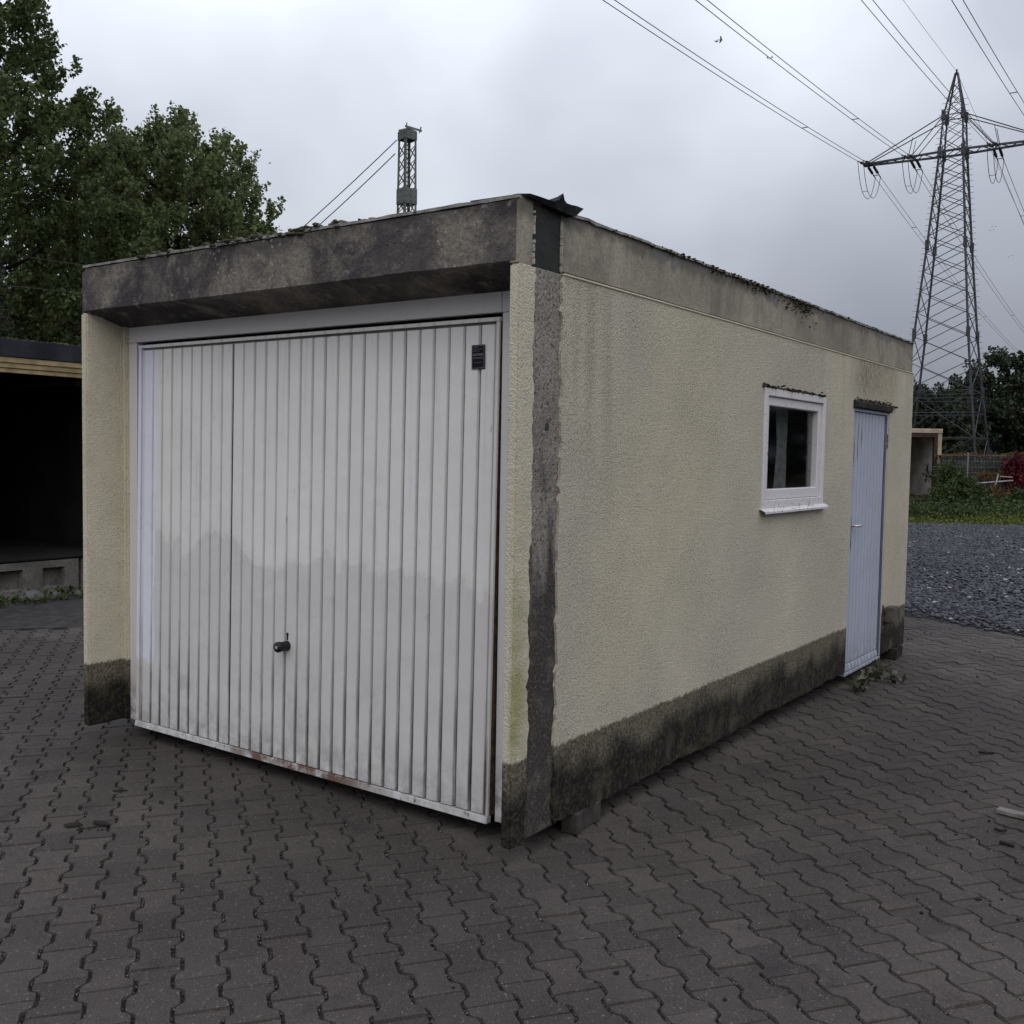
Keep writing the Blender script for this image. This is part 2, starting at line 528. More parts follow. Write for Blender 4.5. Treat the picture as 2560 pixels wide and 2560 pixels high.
def paver_mat():
    m = MatB('paver_concrete', 0.85, 0.16)
    i = m.geo().outputs['Random Per Island']
    oi = m.n('ShaderNodeObjectInfo').outputs['Random']
    r = m.math('FRACT', m.math('ADD', i, oi))
    c = m.mix(r, (0.062, 0.054, 0.049), (0.097, 0.084, 0.076))
    r2 = m.math('FRACT', m.math('MULTIPLY', r, 17.3))
    c = m.mix(m.rng(r2, .90, .99, 0, .4), c, (0.098, 0.076, 0.068))
    c = m.mix(m.rng(r2, .12, .02, 0, .6), c, (0.058, 0.053, 0.052))
    c = m.mix(m.rng(m.noise(.55, 4, .6), .42, .62, 0, .6), c, (0.036, 0.031, 0.029))
    c = m.mix(m.rng(m.noise(2.7, 5, .7), .55, .68, 0, .6), c, (0.030, 0.027, 0.027))
    c = m.mix(m.rng(m.noise(1.3, 4, .6), .56, .72, 0, .45), c, (0.095, 0.083, 0.075))
    gr = m.noise(230, 3, .7)
    c = m.mix(m.rng(gr, .53, .68, 0, .65), c, (0.15, 0.132, 0.12))
    c = m.mix(m.rng(gr, .46, .34, 0, .75), c, (0.022, 0.019, 0.018))
    c = m.mix(m.rng(m.noise(95, 2, .5), .65, .70, 0, .6), c, (0.24, 0.22, 0.20))
    c = m.mix(m.rng(m.noise(28, 4, .7), .5, .68, 0, .35), c, (0.04, 0.036, 0.034))
    m.color(c)
    m.rough(m.rng(m.noise(2.5, 3), .3, .7, .75, .95))
    m.bump(m.noise(210, 3, .7), .004)
    return m.m
M['paver'] = paver_mat()

def grit_mat():
    m = MatB('joint_grit', 0.95, .2)
    v = m.vor(230, None, 'Color')
    s = m.n('ShaderNodeSeparateColor')
    m.l(v, s.inputs[0])
    c = m.mix(m.rng(s.outputs[0], .3, 1.0), (0.012, 0.011, 0.010), (0.06, 0.056, 0.052))
    m.color(c)
    m.bump(m.vor(230), .006)
    return m.m
M['grit'] = grit_mat()

def stone_mat(name, a, b, rough=.7, spec=.4):
    m = MatB(name, rough, spec)
    i = m.geo().outputs['Random Per Island']
    c = m.mix(m.rng(i, 0, .93, smooth=False), a, b)
    c = m.mix(m.rng(i, .982, .988), c, (0.36, 0.35, 0.34))
    c = m.mix(m.rng(m.noise(1.2, 3), .35, .7, 0, .4), c, tuple(x * .6 for x in a))
    m.color(c)
    return m.m
M['gravel'] = stone_mat('ballast_stone', (0.030, 0.0315, 0.039), (0.085, 0.089, 0.106))
M['gravel_bed'] = plain('ballast_bed', (0.035, 0.035, 0.04), .9, .2, .4, 30, 0, .02)
M['grit_stone'] = stone_mat('grit_stone', (0.03, 0.027, 0.025), (0.13, 0.12, 0.11))
M['rubble'] = stone_mat('rubble', (0.05, 0.05, 0.05), (0.11, 0.108, 0.105))
M['dirt_clod'] = stone_mat('dirt_clod', (0.012, 0.011, 0.010), (0.03, 0.027, 0.024), .95, .1)
M['asphalt'] = plain('old_asphalt', (0.040, 0.037, 0.036), .9, .25, .35, 9, 0, .008)
M['soil'] = plain('soil_ground', (0.045, 0.048, 0.028), .95, .1, .4, 1.5, 0, .02)

def leaf_mat(name, a, b, cpt=0.35, tint=None):
    m = bpy.data.materials.new(name)
    m.use_nodes = True
    t = m.node_tree
    t.nodes.remove(t.nodes['Principled BSDF'])
    o = t.nodes['Material Output']
    g = t.nodes.new('ShaderNodeNewGeometry')
    mixc = t.nodes.new('ShaderNodeMix')
    mixc.data_type = 'RGBA'
    mixc.inputs['A'].default_value = (*a, 1)
    mixc.inputs['B'].default_value = (*b, 1)
    t.links.new(g.outputs['Random Per Island'], mixc.inputs['Factor'])
    no = t.nodes.new('ShaderNodeTexNoise')
    no.inputs['Scale'].default_value = .9
    t.links.new(g.outputs['Position'], no.inputs['Vector'])
    hs = t.nodes.new('ShaderNodeHueSaturation')
    mr = t.nodes.new('ShaderNodeMapRange')
    mr.inputs['To Min'].default_value = .55
    mr.inputs['To Max'].default_value = 1.45
    t.links.new(no.outputs['Fac'], mr.inputs['Value'])
    t.links.new(mr.outputs['Result'], hs.inputs['Value'])
    t.links.new(mixc.outputs['Result'], hs.inputs['Color'])
    d = t.nodes.new('ShaderNodeBsdfPrincipled')
    d.inputs['Roughness'].default_value = .6
    d.inputs['Specular IOR Level'].default_value = .18
    tr = t.nodes.new('ShaderNodeBsdfTranslucent')
    ms = t.nodes.new('ShaderNodeMixShader')
    ms.inputs[0].default_value = cpt
    t.links.new(hs.outputs['Color'], d.inputs['Base Color'])
    t.links.new(hs.outputs['Color'], tr.inputs['Color'])
    t.links.new(d.outputs[0], ms.inputs[1])
    t.links.new(tr.outputs[0], ms.inputs[2])
    t.links.new(ms.outputs[0], o.inputs['Surface'])
    return m
M['leaf_plane'] = leaf_mat('leaf_plane', (0.052, 0.075, 0.028), (0.14, 0.18, 0.066), .38)
M['leaf_plane2'] = leaf_mat('leaf_plane2', (0.076, 0.100, 0.042), (0.20, 0.245, 0.10), .38)
M['leaf_far'] = leaf_mat('leaf_far', (0.024, 0.034, 0.020), (0.058, 0.075, 0.040), .2)
M['leaf_bush'] = leaf_mat('leaf_bush', (0.022, 0.038, 0.012), (0.07, 0.10, 0.032), .25)
M['leaf_red'] = leaf_mat('leaf_red', (0.055, 0.006, 0.010), (0.13, 0.018, 0.022), .25)
M['leaf_rust'] = leaf_mat('leaf_rust', (0.09, 0.035, 0.012), (0.16, 0.10, 0.025), .25)
M['leaf_weed'] = leaf_mat('leaf_weed', (0.045, 0.065, 0.012), (0.16, 0.17, 0.035), .25)
M['leaf_conifer'] = leaf_mat('leaf_conifer', (0.030, 0.040, 0.026), (0.07, 0.085, 0.06), .15)
M['leaf_fallen'] = leaf_mat('leaf_fallen', (0.02, 0.03, 0.012), (0.16, 0.16, 0.11), .2)
M['bark'] = plain('bark', (0.05, 0.043, 0.035), .95, .1, .4, 8, 0, .02)
M['steel'] = plain('pylon_steel', (0.055, 0.057, 0.066), .6, .4, .3, 3, .2)
M['steel_green'] = plain('mast_steel', (0.13, 0.142, 0.13), .65, .3, .2, 3)
M['wire'] = plain('wire_metal', (0.07, 0.07, 0.078), .5, .4, .1, 3)
M['insul'] = plain('insulator', (0.02, 0.018, 0.018), .35, .5, .2)
M['galv'] = plain('galvanised', (0.20, 0.215, 0.23), .5, .4, .2, 5, .4)
M['cream_far'] = plain('cream_wall', (0.36, 0.31, 0.225), .95, .1, .25, 3)
M['brown_frame'] = plain('brown_frame', (0.055, 0.032, 0.024), .8, .2, .3, 8)
M['pale_inside'] = plain('pale_inside', (0.62, 0.58, 0.53), .95, .1, .25, 2)
M['yellow_trim'] = plain('ochre_trim', (0.33, 0.255, 0.14), .8, .2, .25, 8)
M['black_fascia'] = plain('black_fascia', (0.022, 0.024, 0.031), .8, .25, .4, 5)
M['bird'] = plain('bird_feathers', (0.04, 0.04, 0.045), .9, .1, .2)

# ------------------------------------------------------------------ mesh helpers
class MB:
    def __init__(s):
        s.v = []
        s.f = []

    def poly(s, vs, fs):
        o = len(s.v)
        s.v += [tuple(map(float, p)) for p in vs]
        s.f += [tuple(i + o for i in f) for f in fs]
        return s

    def box(s, a, b):
        (x0, y0, z0), (x1, y1, z1) = a, b
        return s.poly([(x0, y0, z0), (x1, y0, z0), (x1, y1, z0), (x0, y1, z0), (x0, y0, z1), (x1, y0, z1), (x1, y1, z1), (x0, y1, z1)],
                      [(0, 3, 2, 1), (4, 5, 6, 7), (0, 1, 5, 4), (1, 2, 6, 5), (2, 3, 7, 6), (3, 0, 4, 7)])

    def prism(s, prof, axis, a, b):
        """profile of 2-D points extruded along axis from a to b"""
        def P(p, t):
            return {'x': (t, p[0], p[1]), 'y': (p[0], t, p[1]), 'z': (p[0], p[1], t)}[axis]
        n = len(prof)
        vs = [P(p, a) for p in prof] + [P(p, b) for p in prof]
        fs = [tuple(range(n - 1, -1, -1)), tuple(range(n, 2 * n))]
        fs += [(i, (i + 1) % n, n + (i + 1) % n, n + i) for i in range(n)]
        return s.poly(vs, fs)

    def bar(s, p, q, r, n=4, r2=None, roll=.785):
        p, q = Vector(p), Vector(q)
        d = (q - p)
        if d.length < 1e-9:
            return s
        d.normalize()
        u = d.orthogonal().normalized()
        if abs(d.z) < .99:
            u = d.cross(Vector((0, 0, 1))).normalized()
        w_ = d.cross(u)
        r2 = r if r2 is None else r2
        vs = []
        for c, rr in ((p, r), (q, r2)):
            for i in range(n):
                a = roll + 2 * math.pi * i / n
                vs.append(c + u * rr * math.cos(a) + w_ * rr * math.sin(a))
        fs = [(i, (i + 1) % n, n + (i + 1) % n, n + i) for i in range(n)]
        fs += [tuple(range(n - 1, -1, -1)), tuple(range(n, 2 * n))]
        return s.poly(vs, fs)

    def tube(s, pts, r, n=5):
        rs = r if isinstance(r, (list, tuple)) else [r] * len(pts)
        pts = [Vector(p) for p in pts]
        rings = []
        for i, p in enumerate(pts):
            d = (pts[min(i + 1, len(pts) - 1)] - pts[max(i - 1, 0)]).normalized()
            u = d.cross(Vector((.13, .27, 1))).normalized() if abs(d.z) < .97 else d.cross(Vector((1, .1, 0))).normalized()
            w_ = d.cross(u)
            rings.append([p + u * rs[i] * math.cos(2 * math.pi * k / n) + w_ * rs[i] * math.sin(2 * math.pi * k / n) for k in range(n)])
        vs = [v for rg in rings for v in rg]
        fs = []
        for i in range(len(pts) - 1):
            for k in range(n):
                fs.append((i * n + k, i * n + (k + 1) % n, (i + 1) * n + (k + 1) % n, (i + 1) * n + k))
        fs += [tuple(range(n - 1, -1, -1)), tuple(range((len(pts) - 1) * n, len(pts) * n))]
        return s.poly(vs, fs)

    def lathe(s, prof, n=20, M4=None):
        """prof: (radius, axial) along local y; M4 places it"""
        vs = []
        for r, a in prof:
            for k in range(n):
                t = 2 * math.pi * k / n
                vs.append(Vector((r * math.cos(t), a, r * math.sin(t))))
        if M4:
            vs = [M4 @ v for v in vs]
        m_ = len(prof)
        fs = [((i * n + k), (i * n + (k + 1) % n), ((i + 1) * n + (k + 1) % n), ((i + 1) * n + k)) for i in range(m_ - 1) for k in range(n)]
        fs += [tuple(range(n)), tuple(range(m_ * n - 1, (m_ - 1) * n - 1, -1))]
        return s.poly(vs, fs)

    def mesh(s, name, mat, smooth=False, bevel=0.0, seg=1):
        me = bpy.data.meshes.new(name)
        me.from_pydata(s.v, [], s.f)
        bm = bmesh.new()
        bm.from_mesh(me)
        if bevel:
            bmesh.ops.bevel(bm, geom=[e_ for e_ in bm.edges if len(e_.link_faces) == 2 and e_.calc_face_angle(0) > .5],
                            offset=bevel, segments=seg, affect='EDGES', clamp_overlap=True)
        bmesh.ops.recalc_face_normals(bm, faces=bm.faces)
        bm.to_mesh(me)
        bm.free()
        me.materials.append(mat)
        if smooth:
            for p in me.polygons:
                p.use_smooth = True
        return me

    def build(s, name, mat, parent=None, loc=(0, 0, 0), rot=(0, 0, 0), smooth=False, bevel=0.0, seg=1):
        return link(name, s.mesh(name, mat, smooth, bevel, seg), parent, loc, rot)

def link(name, me, parent=None, loc=(0, 0, 0), rot=(0, 0, 0)):
    o = bpy.data.objects.new(name, me)
    COL.objects.link(o)
    o.location = loc
    o.rotation_euler = rot
    if parent:
        o.parent = parent
    return o

def thing(name, label, cat, loc=(0, 0, 0), rot=(0, 0, 0), group=None):
    o = bpy.data.objects.new(name, None)
    COL.objects.link(o)
    o.location = loc
    o.rotation_euler = rot
    return tag(o, label, cat, group)

def tag(o, label=None, cat=None, group=None, kind=None):
    if label:
        o['label'] = label
    if cat:
        o['category'] = cat
    if group:
        o['group'] = group
    if kind:
        o['kind'] = kind
    return o

def npmesh(name, V, F, mat, smooth=False):
    """V (n,3), F (m,k) numpy arrays"""
    me = bpy.data.meshes.new(name)
    V = np.asarray(V, np.float32)
    F = np.asarray(F, np.int32)
    k = F.shape[1]
    me.vertices.add(len(V))
    me.vertices.foreach_set('co', V.ravel())
    me.loops.add(F.size)
    me.loops.foreach_set('vertex_index', F.ravel())
    me.polygons.add(len(F))
    me.polygons.foreach_set('loop_start', np.arange(0, F.size, k, dtype=np.int32))
    try:
        me.polygons.foreach_set('loop_total', np.full(len(F), k, np.int32))
    except Exception:
        pass
    me.update(calc_edges=True)
    me.validate()
    me.materials.append(mat)
    if smooth:
        me.polygons.foreach_set('use_smooth', np.ones(len(F), bool))
    return me

ICO = None
def ico_base(sub=1):
    bm = bmesh.new()
    bmesh.ops.create_icosphere(bm, subdivisions=sub, radius=1)
    V = np.array([v.co[:] for v in bm.verts])
    F = np.array([[v.index for v in f.verts] for f in bm.faces])
    bm.free()
    return V, F

def blobs(P, S, jitter=.25, sub=1, flat=None):
    """many little stones or moss cushions as one vertex and face array"""
    V0, F0 = ico_base(sub)
    P = np.asarray(P, float)
    n = len(P)
    S = np.asarray(S, float)
    if S.ndim == 1:
        S = np.stack([S, S, S], 1)
    nv = len(V0)
    J = 1 + jitter * rng.uniform(-1, 1, (n, nv, 1))
    V = V0[None] * J * S[:, None, :]
    a = rng.uniform(0, 2 * np.pi, n)
    ca, sa = np.cos(a)[:, None], np.sin(a)[:, None]
    X = V[..., 0] * ca - V[..., 1] * sa
    Y = V[..., 0] * sa + V[..., 1] * ca
    V = np.stack([X, Y, V[..., 2]], -1) + P[:, None, :]
    F = F0[None] + (np.arange(n) * nv)[:, None, None]
    return V.reshape(-1, 3), F.reshape(-1, 3)

def leaves(P, size, up=.5, aspect=.62, jit=.35):
    """one folded quad leaf at each point"""
    P = np.asarray(P, float)
    n = len(P)
    s = size * rng.uniform(1 - jit, 1 + jit, n)[:, None]
    a = rng.normal(size=(n, 3))
    a /= np.linalg.norm(a, axis=1)[:, None]
    nn = rng.normal(size=(n, 3))
    nn[:, 2] += up * 2
    b = np.cross(nn, a)
    b /= np.linalg.norm(b, axis=1)[:, None] + 1e-9
    nn = np.cross(a, b)
    v0 = P - a * s * .5
    v2 = P + a * s * .5
    v1 = P + b * s * .5 * aspect + nn * s * .12
    v3 = P - b * s * .5 * aspect + nn * s * .12
    V = np.stack([v0, v1, v2, v3], 1).reshape(-1, 3)
    F = np.arange(n * 4).reshape(n, 4)
    return V, F

def fbm1(x, seed=0):
    r = 0
    for k, a in ((1, .5), (2.3, .3), (5.1, .2)):
        r += a * math.sin(x * k * 1.0 + seed * 1.7 + k * 2.1) * math.cos(x * k * .61 + seed)
    return r
# ================================================================== SETTING
FW = np.array([-CM[0, 2], -CM[1, 2]]); FW /= np.linalg.norm(FW)      # view direction on the ground
RT = np.array([FW[1], -FW[0]])
def gp(D, l, z=0.0):
    """ground point D metres ahead of and l metres right of the photographer"""
    p = CAMP[:2] + D * FW + l * RT
    return np.array([p[0], p[1], z])

b = MB()
b.poly([(-600, -600, -.05), (600, -600, -.05), (600, 600, -.05), (-600, 600, -.05)], [(0, 1, 2, 3)])
tag(b.build('ground', M['soil']), kind='structure')

# ---- pavement of bone-shaped interlocking pavers
A1 = R(143.6)
E1 = np.array([math.cos(A1), math.sin(A1)])
E2 = np.array([math.sin(A1), -math.cos(A1)])          # 53.6 degrees
PL, PW, PA = .2025, .138, .0145
P0 = np.array([-.610, -1.193])
S_END = np.array([-6.55, 1.77]) @ E1
GX = [-14, -6, -3, -.556, -.149, .686, 2.0, 4.0, 9.0]
GY = [8.6, 8.5, 8.3, 7.98, 7.86, 7.42, 6.75, 5.9, 5.0]
def yb(x):
    return np.interp(x, GX, GY)

def paver_mesh(seed):
    r = random.Random(seed)
    hl = PL / 2 - .0013
    g = .0042
    prof = [(-1, 1), (-.70, 1), (-.60, .72), (-.40, -.72), (-.30, -1), (.30, -1), (.40, -.72), (.60, .72), (.70, 1), (1, 1)]
    side = [(s * hl, PW / 2 + PA * a - g) for s, a in prof]
    outl = side + [(s, -t) for s, t in reversed(side)]
    outl = [(s + r.uniform(-.0007, .0007), t + r.uniform(-.0008, .0008)) for s, t in outl]
    n = len(outl)
    vs = []
    for s, t in outl:
        k = max(abs(s), 1e-6)
        vs.append((s * (1 - .0028 / max(.03, abs(s))) if abs(s) > .05 else s, t - math.copysign(.0035, t), 0))
    vs += [(s, t, -.013) for s, t in outl]
    fs = [tuple(range(n))] + [(i, n + i, n + (i + 1) % n, (i + 1) % n) for i in range(n)]
    mb = MB().poly(vs, fs)
    return mb.mesh('paver', M['paver'])

bed = MB()
cs = [(-S_END, -30), (6, -30), (6, 30), (-S_END, 30)]
bv = [tuple(E1 * a + E2 * c) + (-.010,) for a, c in [(S_END + .02, -9), (-6, -9), (-6, 12), (S_END + .02, 12)]]
bed.poly(bv, [(0, 1, 2, 3)])
pavement = tag(bed.build('pavement', M['grit']), kind='structure')

pv_meshes = [paver_mesh(i) for i in range(6)]
cent = []
for j in range(-70, 95):
    for i in range(-70, 45):
        p = P0 + (i + .5 + (j % 2) * .5) * PL * E1 + j * PW * E2
        if p @ E1 > S_END - .09 or p[1] > yb(p[0]) + .25:
            continue
        rel = p - CAMP[:2]
        D, l = rel @ FW, rel @ RT
        if D < 1.0 or D > 16 or abs(l) > .62 * D + 1.6:
            continue
        if -2.2 < p[0] < -.9 and 1.2 < p[1] < 5:
            continue
        cent.append((p[0], p[1], D, l))
cent = np.array(cent)
u = 1280 + FPX * cent[:, 3] / cent[:, 2]
inframe = (np.abs(u - 1280) < 1330) & (cent[:, 2] > 2.75)
inside = (cent[:, 0] < .02) & (cent[:, 0] > -3) & (cent[:, 1] > .1) & (cent[:, 1] < 5.9)
order = np.argsort(np.where(inframe & ~inside, cent[:, 2], 1e6))
own = set(order[:300].tolist())
A1m = np.array([[E1[0], E2[0]], [E1[1], E2[1]]])
SV, SF, so = [], [], 0
for k, (x, y, D, l) in enumerate(cent):
    me = pv_meshes[k * 7 % 6]
    dz = random.gauss(0, .0018)
    tx, ty = random.gauss(0, .011), random.gauss(0, .011)
    rz = random.gauss(0, .007)
    if k in own:
        # local x runs along E1, local y along E2 (mirrored pair keeps the outline, it is symmetric)
        link('paver', me, pavement, (x, y, dz), (tx, ty, A1 + rz))
    else:
        co = np.array([v.co[:] for v in me.vertices]) if me.name not in globals().setdefault('_pc', {}) else _pc[me.name]
        _pc[me.name] = co
        c_, s_ = math.cos(A1 + rz), math.sin(A1 + rz)
        q = np.stack([co[:, 0] * c_ - co[:, 1] * s_ + x, co[:, 0] * s_ + co[:, 1] * c_ + y,
                      co[:, 2] + dz + tx * co[:, 1] - ty * co[:, 0]], 1)
        SV.append(q)
        for p in me.polygons:
            SF.append(tuple(i + so for i in p.vertices))
        so += len(co)
me = bpy.data.meshes.new('paver_field')
me.from_pydata(np.concatenate(SV).tolist(), [], SF)
me.materials.append(M['paver'])
tag(link('paver_field', me, pavement), kind='stuff')

# loose grit lying in the wavy joints
gpnts = []
near = cent[(cent[:, 2] < 6.5)]
for x, y, D, l in near:
    for _ in range(9 if D < 4.5 else 4):
        s = random.uniform(-.5, .5) * PL
        ph = abs(s) / (PL / 2)
        t = PW / 2 + PA * (1 if ph > .7 else -1 if ph < .3 else (ph - .5) * 5)
        t += random.gauss(0, .003)
        if random.random() < .06:
            t = random.uniform(-.06, .06)
        q = np.array([x, y]) + E1 * s + E2 * t
        gpnts.append((q[0], q[1], -.004 if abs(t) > .05 else .001))
gs = rng.uniform(.0014, .0042, len(gpnts))
V, F = blobs(gpnts, gs, .3)
tag(link('joint_grit', npmesh('joint_grit', V, F, M['grit_stone']), pavement), kind='stuff')

# ---- old asphalt apron in front of the left garage
b = MB()
bv = [tuple(E1 * a + E2 * c) + (-.004,) for a, c in [(S_END - .02, -14), (S_END - .02, 25), (S_END + 24, 25), (S_END + 24, -14)]]
b.poly(bv, [(0, 1, 2, 3)])
tag(b.build('asphalt_apron', M['asphalt']), kind='structure')

# ---- yard of dark railway ballast
b = MB()
ys = []
xs = np.linspace(-30, 16, 93)
for x in xs:
    y0 = yb(x) + .03 * math.sin(7 * x) + .02 * math.sin(19 * x)
    ys.append(y0)
far_ = 36
rows = 14
for i, x in enumerate(xs):
    for k in range(rows):
        t = k / (rows - 1)
        y = ys[i] + (far_ - ys[i]) * t ** 1.5
        z = .004 + .035 * min(1, (y - ys[i]) / .5) + .02 * math.sin(x * 1.3 + y) * min(1, (y - ys[i]))
        b.v.append((x, y, z))
n_ = rows
for i in range(len(xs) - 1):
    for k in range(rows - 1):
        b.f.append((i * n_ + k, (i + 1) * n_ + k, (i + 1) * n_ + k + 1, i * n_ + k + 1))
yard = tag(b.build('gravel_yard', M['gravel_bed'], smooth=True), kind='structure')
nst = 30000
D = np.sqrt(rng.uniform(9.0 ** 2, 27.0 ** 2, nst))
l = rng.uniform((2130 - 1280) / FPX, (2760 - 1280) / FPX, nst) * D
pts = CAMP[:2] + D[:, None] * FW + l[:, None] * RT
ok = pts[:, 1] > yb(pts[:, 0]) + rng.normal(.03, .06, nst)
pts = pts[ok]
sz = rng.uniform(.011, .032, len(pts))
z = .012 + .03 * np.clip((pts[:, 1] - yb(pts[:, 0])) / .5, 0, 1) + rng.uniform(-.004, .014, len(pts))
V, F = blobs(np.column_stack([pts, z]), np.column_stack([sz * rng.uniform(.8, 1.4, len(sz)), sz, sz * .6]), .3)
tag(link('gravel', npmesh('gravel', V, F, M['gravel']), yard), kind='stuff')

# ================================================================== THE GARAGE
W, L, H, Z0 = 2.98, 5.79, 2.551, .09
ZT = Z0 + H
G = thing('garage', 'cream rendered prefab concrete garage with white ribbed door standing on blocks', 'garage', (0, 0, 0))

def ragged_panel(name, y0, y1, z0, z1, x, th, holes, mat, jag, step=.03):
    """rendered wall skin in the plane x = const with openings and broken edges; jag: amplitude for (near, far, bottom, top)"""
    def axis(a, c, extra):
        n = max(2, int(round((c - a) / step)))
        v = set(np.round(np.linspace(a, c, n + 1), 5).tolist())
        for e_ in extra:
            v = {q for q in v if abs(q - e_) > step * .5 or q in (a, c)}
            v.add(e_)
        return sorted(v)
    Y = axis(y0, y1, [h[0] for h in holes] + [h[1] for h in holes])
    Zs = axis(z0, z1, [h[2] for h in holes if h[2] > z0] + [h[3] for h in holes if h[3] < z1])
    bm = bmesh.new()
    grid = {}
    for i, y in enumerate(Y):
        for k, z_ in enumerate(Zs):
            yy, zz = y, z_
            if i == 0:
                yy += jag[0] * (1.5 * fbm1(z_ * 17, 1) + 1.2 * fbm1(z_ * 61, 6) + random.uniform(-.35, .35))
            if i == len(Y) - 1:
                yy += jag[1] * (1.5 * fbm1(z_ * 15, 4) + 1.2 * fbm1(z_ * 57, 9) + random.uniform(-.35, .35))
            if k == 0:
                zz += random.uniform(-.3, 1) * jag[2] + jag[2] * 1.5 * fbm1(y * 3, 2)
            if k == len(Zs) - 1:
                zz += random.uniform(-1, 1) * jag[3]
            grid[i, k] = bm.verts.new((x, yy, zz))
    for i in range(len(Y) - 1):
        for k in range(len(Zs) - 1):
            cy, cz = (Y[i] + Y[i + 1]) / 2, (Zs[k] + Zs[k + 1]) / 2
            if any(h[0] < cy < h[1] and h[2] < cz < h[3] for h in holes):
                continue
            bm.faces.new((grid[i, k], grid[i + 1, k], grid[i + 1, k + 1], grid[i, k + 1]))
    for v in [v for v in bm.verts if not v.link_faces]:
        bm.verts.remove(v)
    be = [e_ for e_ in bm.edges if len(e_.link_faces) == 1]
    r = bmesh.ops.extrude_edge_only(bm, edges=be)
    for v in r['geom']:
        if isinstance(v, bmesh.types.BMVert):
            v.co.x -= th
    bmesh.ops.recalc_face_normals(bm, faces=bm.faces)
    me = bpy.data.meshes.new(name)
    bm.to_mesh(me)
    bm.free()
    me.materials.append(mat)
    return link(name, me, G)

WIN = (2.487, 3.555, 1.352, 2.068)      # y0,y1,z0,z1
SDR = (4.195, 5.098, .085, 2.083)
ZF = Z0 + 2.298                         # underside of the cornice band
# rendered skin of the side wall and of the corner return
ragged_panel('side_render', .308, L, Z0, ZF, 0.0, .022, [WIN, (SDR[0], SDR[1], Z0 - .1, SDR[3])], M['stucco_side'], (.010, .001, .010, .002))
ragged_panel('corner_render', .006, .102, Z0 - .01, ZF - .004, 0.0, .0215, [], M['stucco_front'], (0, .009, .010, .003), .02)
# concrete core behind it
ragged_panel('side_wall_core', .33, L - .003, Z0 + .01, ZT - .02, -.0225, .078, [WIN, (SDR[0], SDR[1], Z0 - .1, SDR[3])], M['concrete'], (0, 0, 0, 0), .12)
MB().box((-.10, .235, Z0 + .01), (-.062, .33, ZT - .02)).build('corner_core', M['concrete'], G)
# bare strip where a neighbouring unit was joined
c = MB()
c.box((-.04, .085, Z0 - .004), (-.012, .325, ZF + .002))
c.build('concrete_strip', M['strip'], G, bevel=.003)
c = MB()
c.box((-.06, .080, ZF + .004), (-.016, .310, ZT - .02))
c.build('bitumen_patch', M['bitumen'], G)
# cornice band of the side wall
ragged_panel('cornice_band', .300, L - .001, ZF + .001, ZT, -.014, .04, [], M['fascia'], (.005, .001, .0, .006), .04)
ragged_panel('cornice_end', .001, .094, ZF + .003, ZT - .004, -.011, .04, [], M['fascia'], (.0, .005, .0, .004), .03)
# drip ledge of render under the cornice band with a thin dark strip above it
MB().box((-.013, .312, ZF - .005), (.005, L - .002, ZF + .005)).build('drip_ledge', M['stucco_front'], G, bevel=.003)
MB().box((-.0135, .312, ZF + .0055), (-.011, L - .002, ZF + .014)).build('ledge_line', M['moss_brown'], G)
# thin broken paint ridge along the patch edges
c = MB()
for y_, sgn in ((.098, 1), (.296, -1)):
    z_ = ZF + .01
    while z_ < ZT - .04:
        h_ = random.uniform(.006, .022)
        wd = random.uniform(.002, .007)
        if random.random() < .75:
            c.box((-.012, y_ - wd * .5, z_), (-.003 + random.uniform(0, .003), y_ + wd * .5, z_ + h_))
        z_ += h_ * random.uniform(1.0, 1.3)
tag(c.build('paint_ridge', plain('flaked_paint', (0.42, 0.40, 0.35), .9, .1, .2, 30), G), kind='stuff')

# front pillars
for nm, xo, sg in (('left', -W, 1), ('right', 0.0, -1)):
    t_ = .053
    xi = xo + sg * t_
    c = MB()
    xa = xo if nm == 'left' else xo - .0215
    prof = [(xa, 0), (xi, 0), (xi, .218), (xo + sg * .095, .218), (xo + sg * .095, .30), (xa, .30)]
    if nm == 'right':
        prof = [(-.0008, 0), (-.053, 0), (-.053, .218), (-.12, .218), (-.12, .30), (-.045, .30), (-.045, .09), (-.0008, .09)]
    c.prism(prof, 'z', Z0 - .012, ZF + .002 - .001)
    o = c.build('front_pillar', M['stucco_front'], G, bevel=.008, seg=2)

# lintel with sloping soffit
c = MB()
zf = Z0 + 2.306
prof = [(0.0, zf + .003), (.012, zf - .006), (.10, zf - .022), (.13, zf - .034), (.235, Z0 + 2.240), (.30, Z0 + 2.240), (.30, ZT), (.012, ZT), (0.0, ZT - .012)]
n_ = 60
vs, fs = [], []
for i in range(n_ + 1):
    x = -W + .002 + (W - .024) * i / n_
    for k, (y, z_) in enumerate(prof):
        j = .0016 * random.uniform(-1, 1)
        chip = 0
        if k in (0, 1):
            chip = .004 * max(0, fbm1(x * 9, 3)) + abs(j)
        if k in (7, 8):
            chip = -.006 * abs(fbm1(x * 5, 8))
        rnd = .02 * max(0, 1 - (x + W) / .03) if k in (0, 7, 8) else 0
        vs.append((x, y + j * .6 + rnd * .5, z_ + chip - (rnd if k in (7, 8) else 0)))
m_ = len(prof)
for i in range(n_):
    for k in range(m_):
        a_, b_ = i * m_ + k, i * m_ + (k + 1) % m_
        fs.append((a_, b_, b_ + m_, a_ + m_))
fs += [tuple(range(m_)), tuple(range(n_ * m_ + m_ - 1, n_ * m_ - 1, -1))]
c.poly(vs, fs)
c.build('lintel', M['lintel'], G)

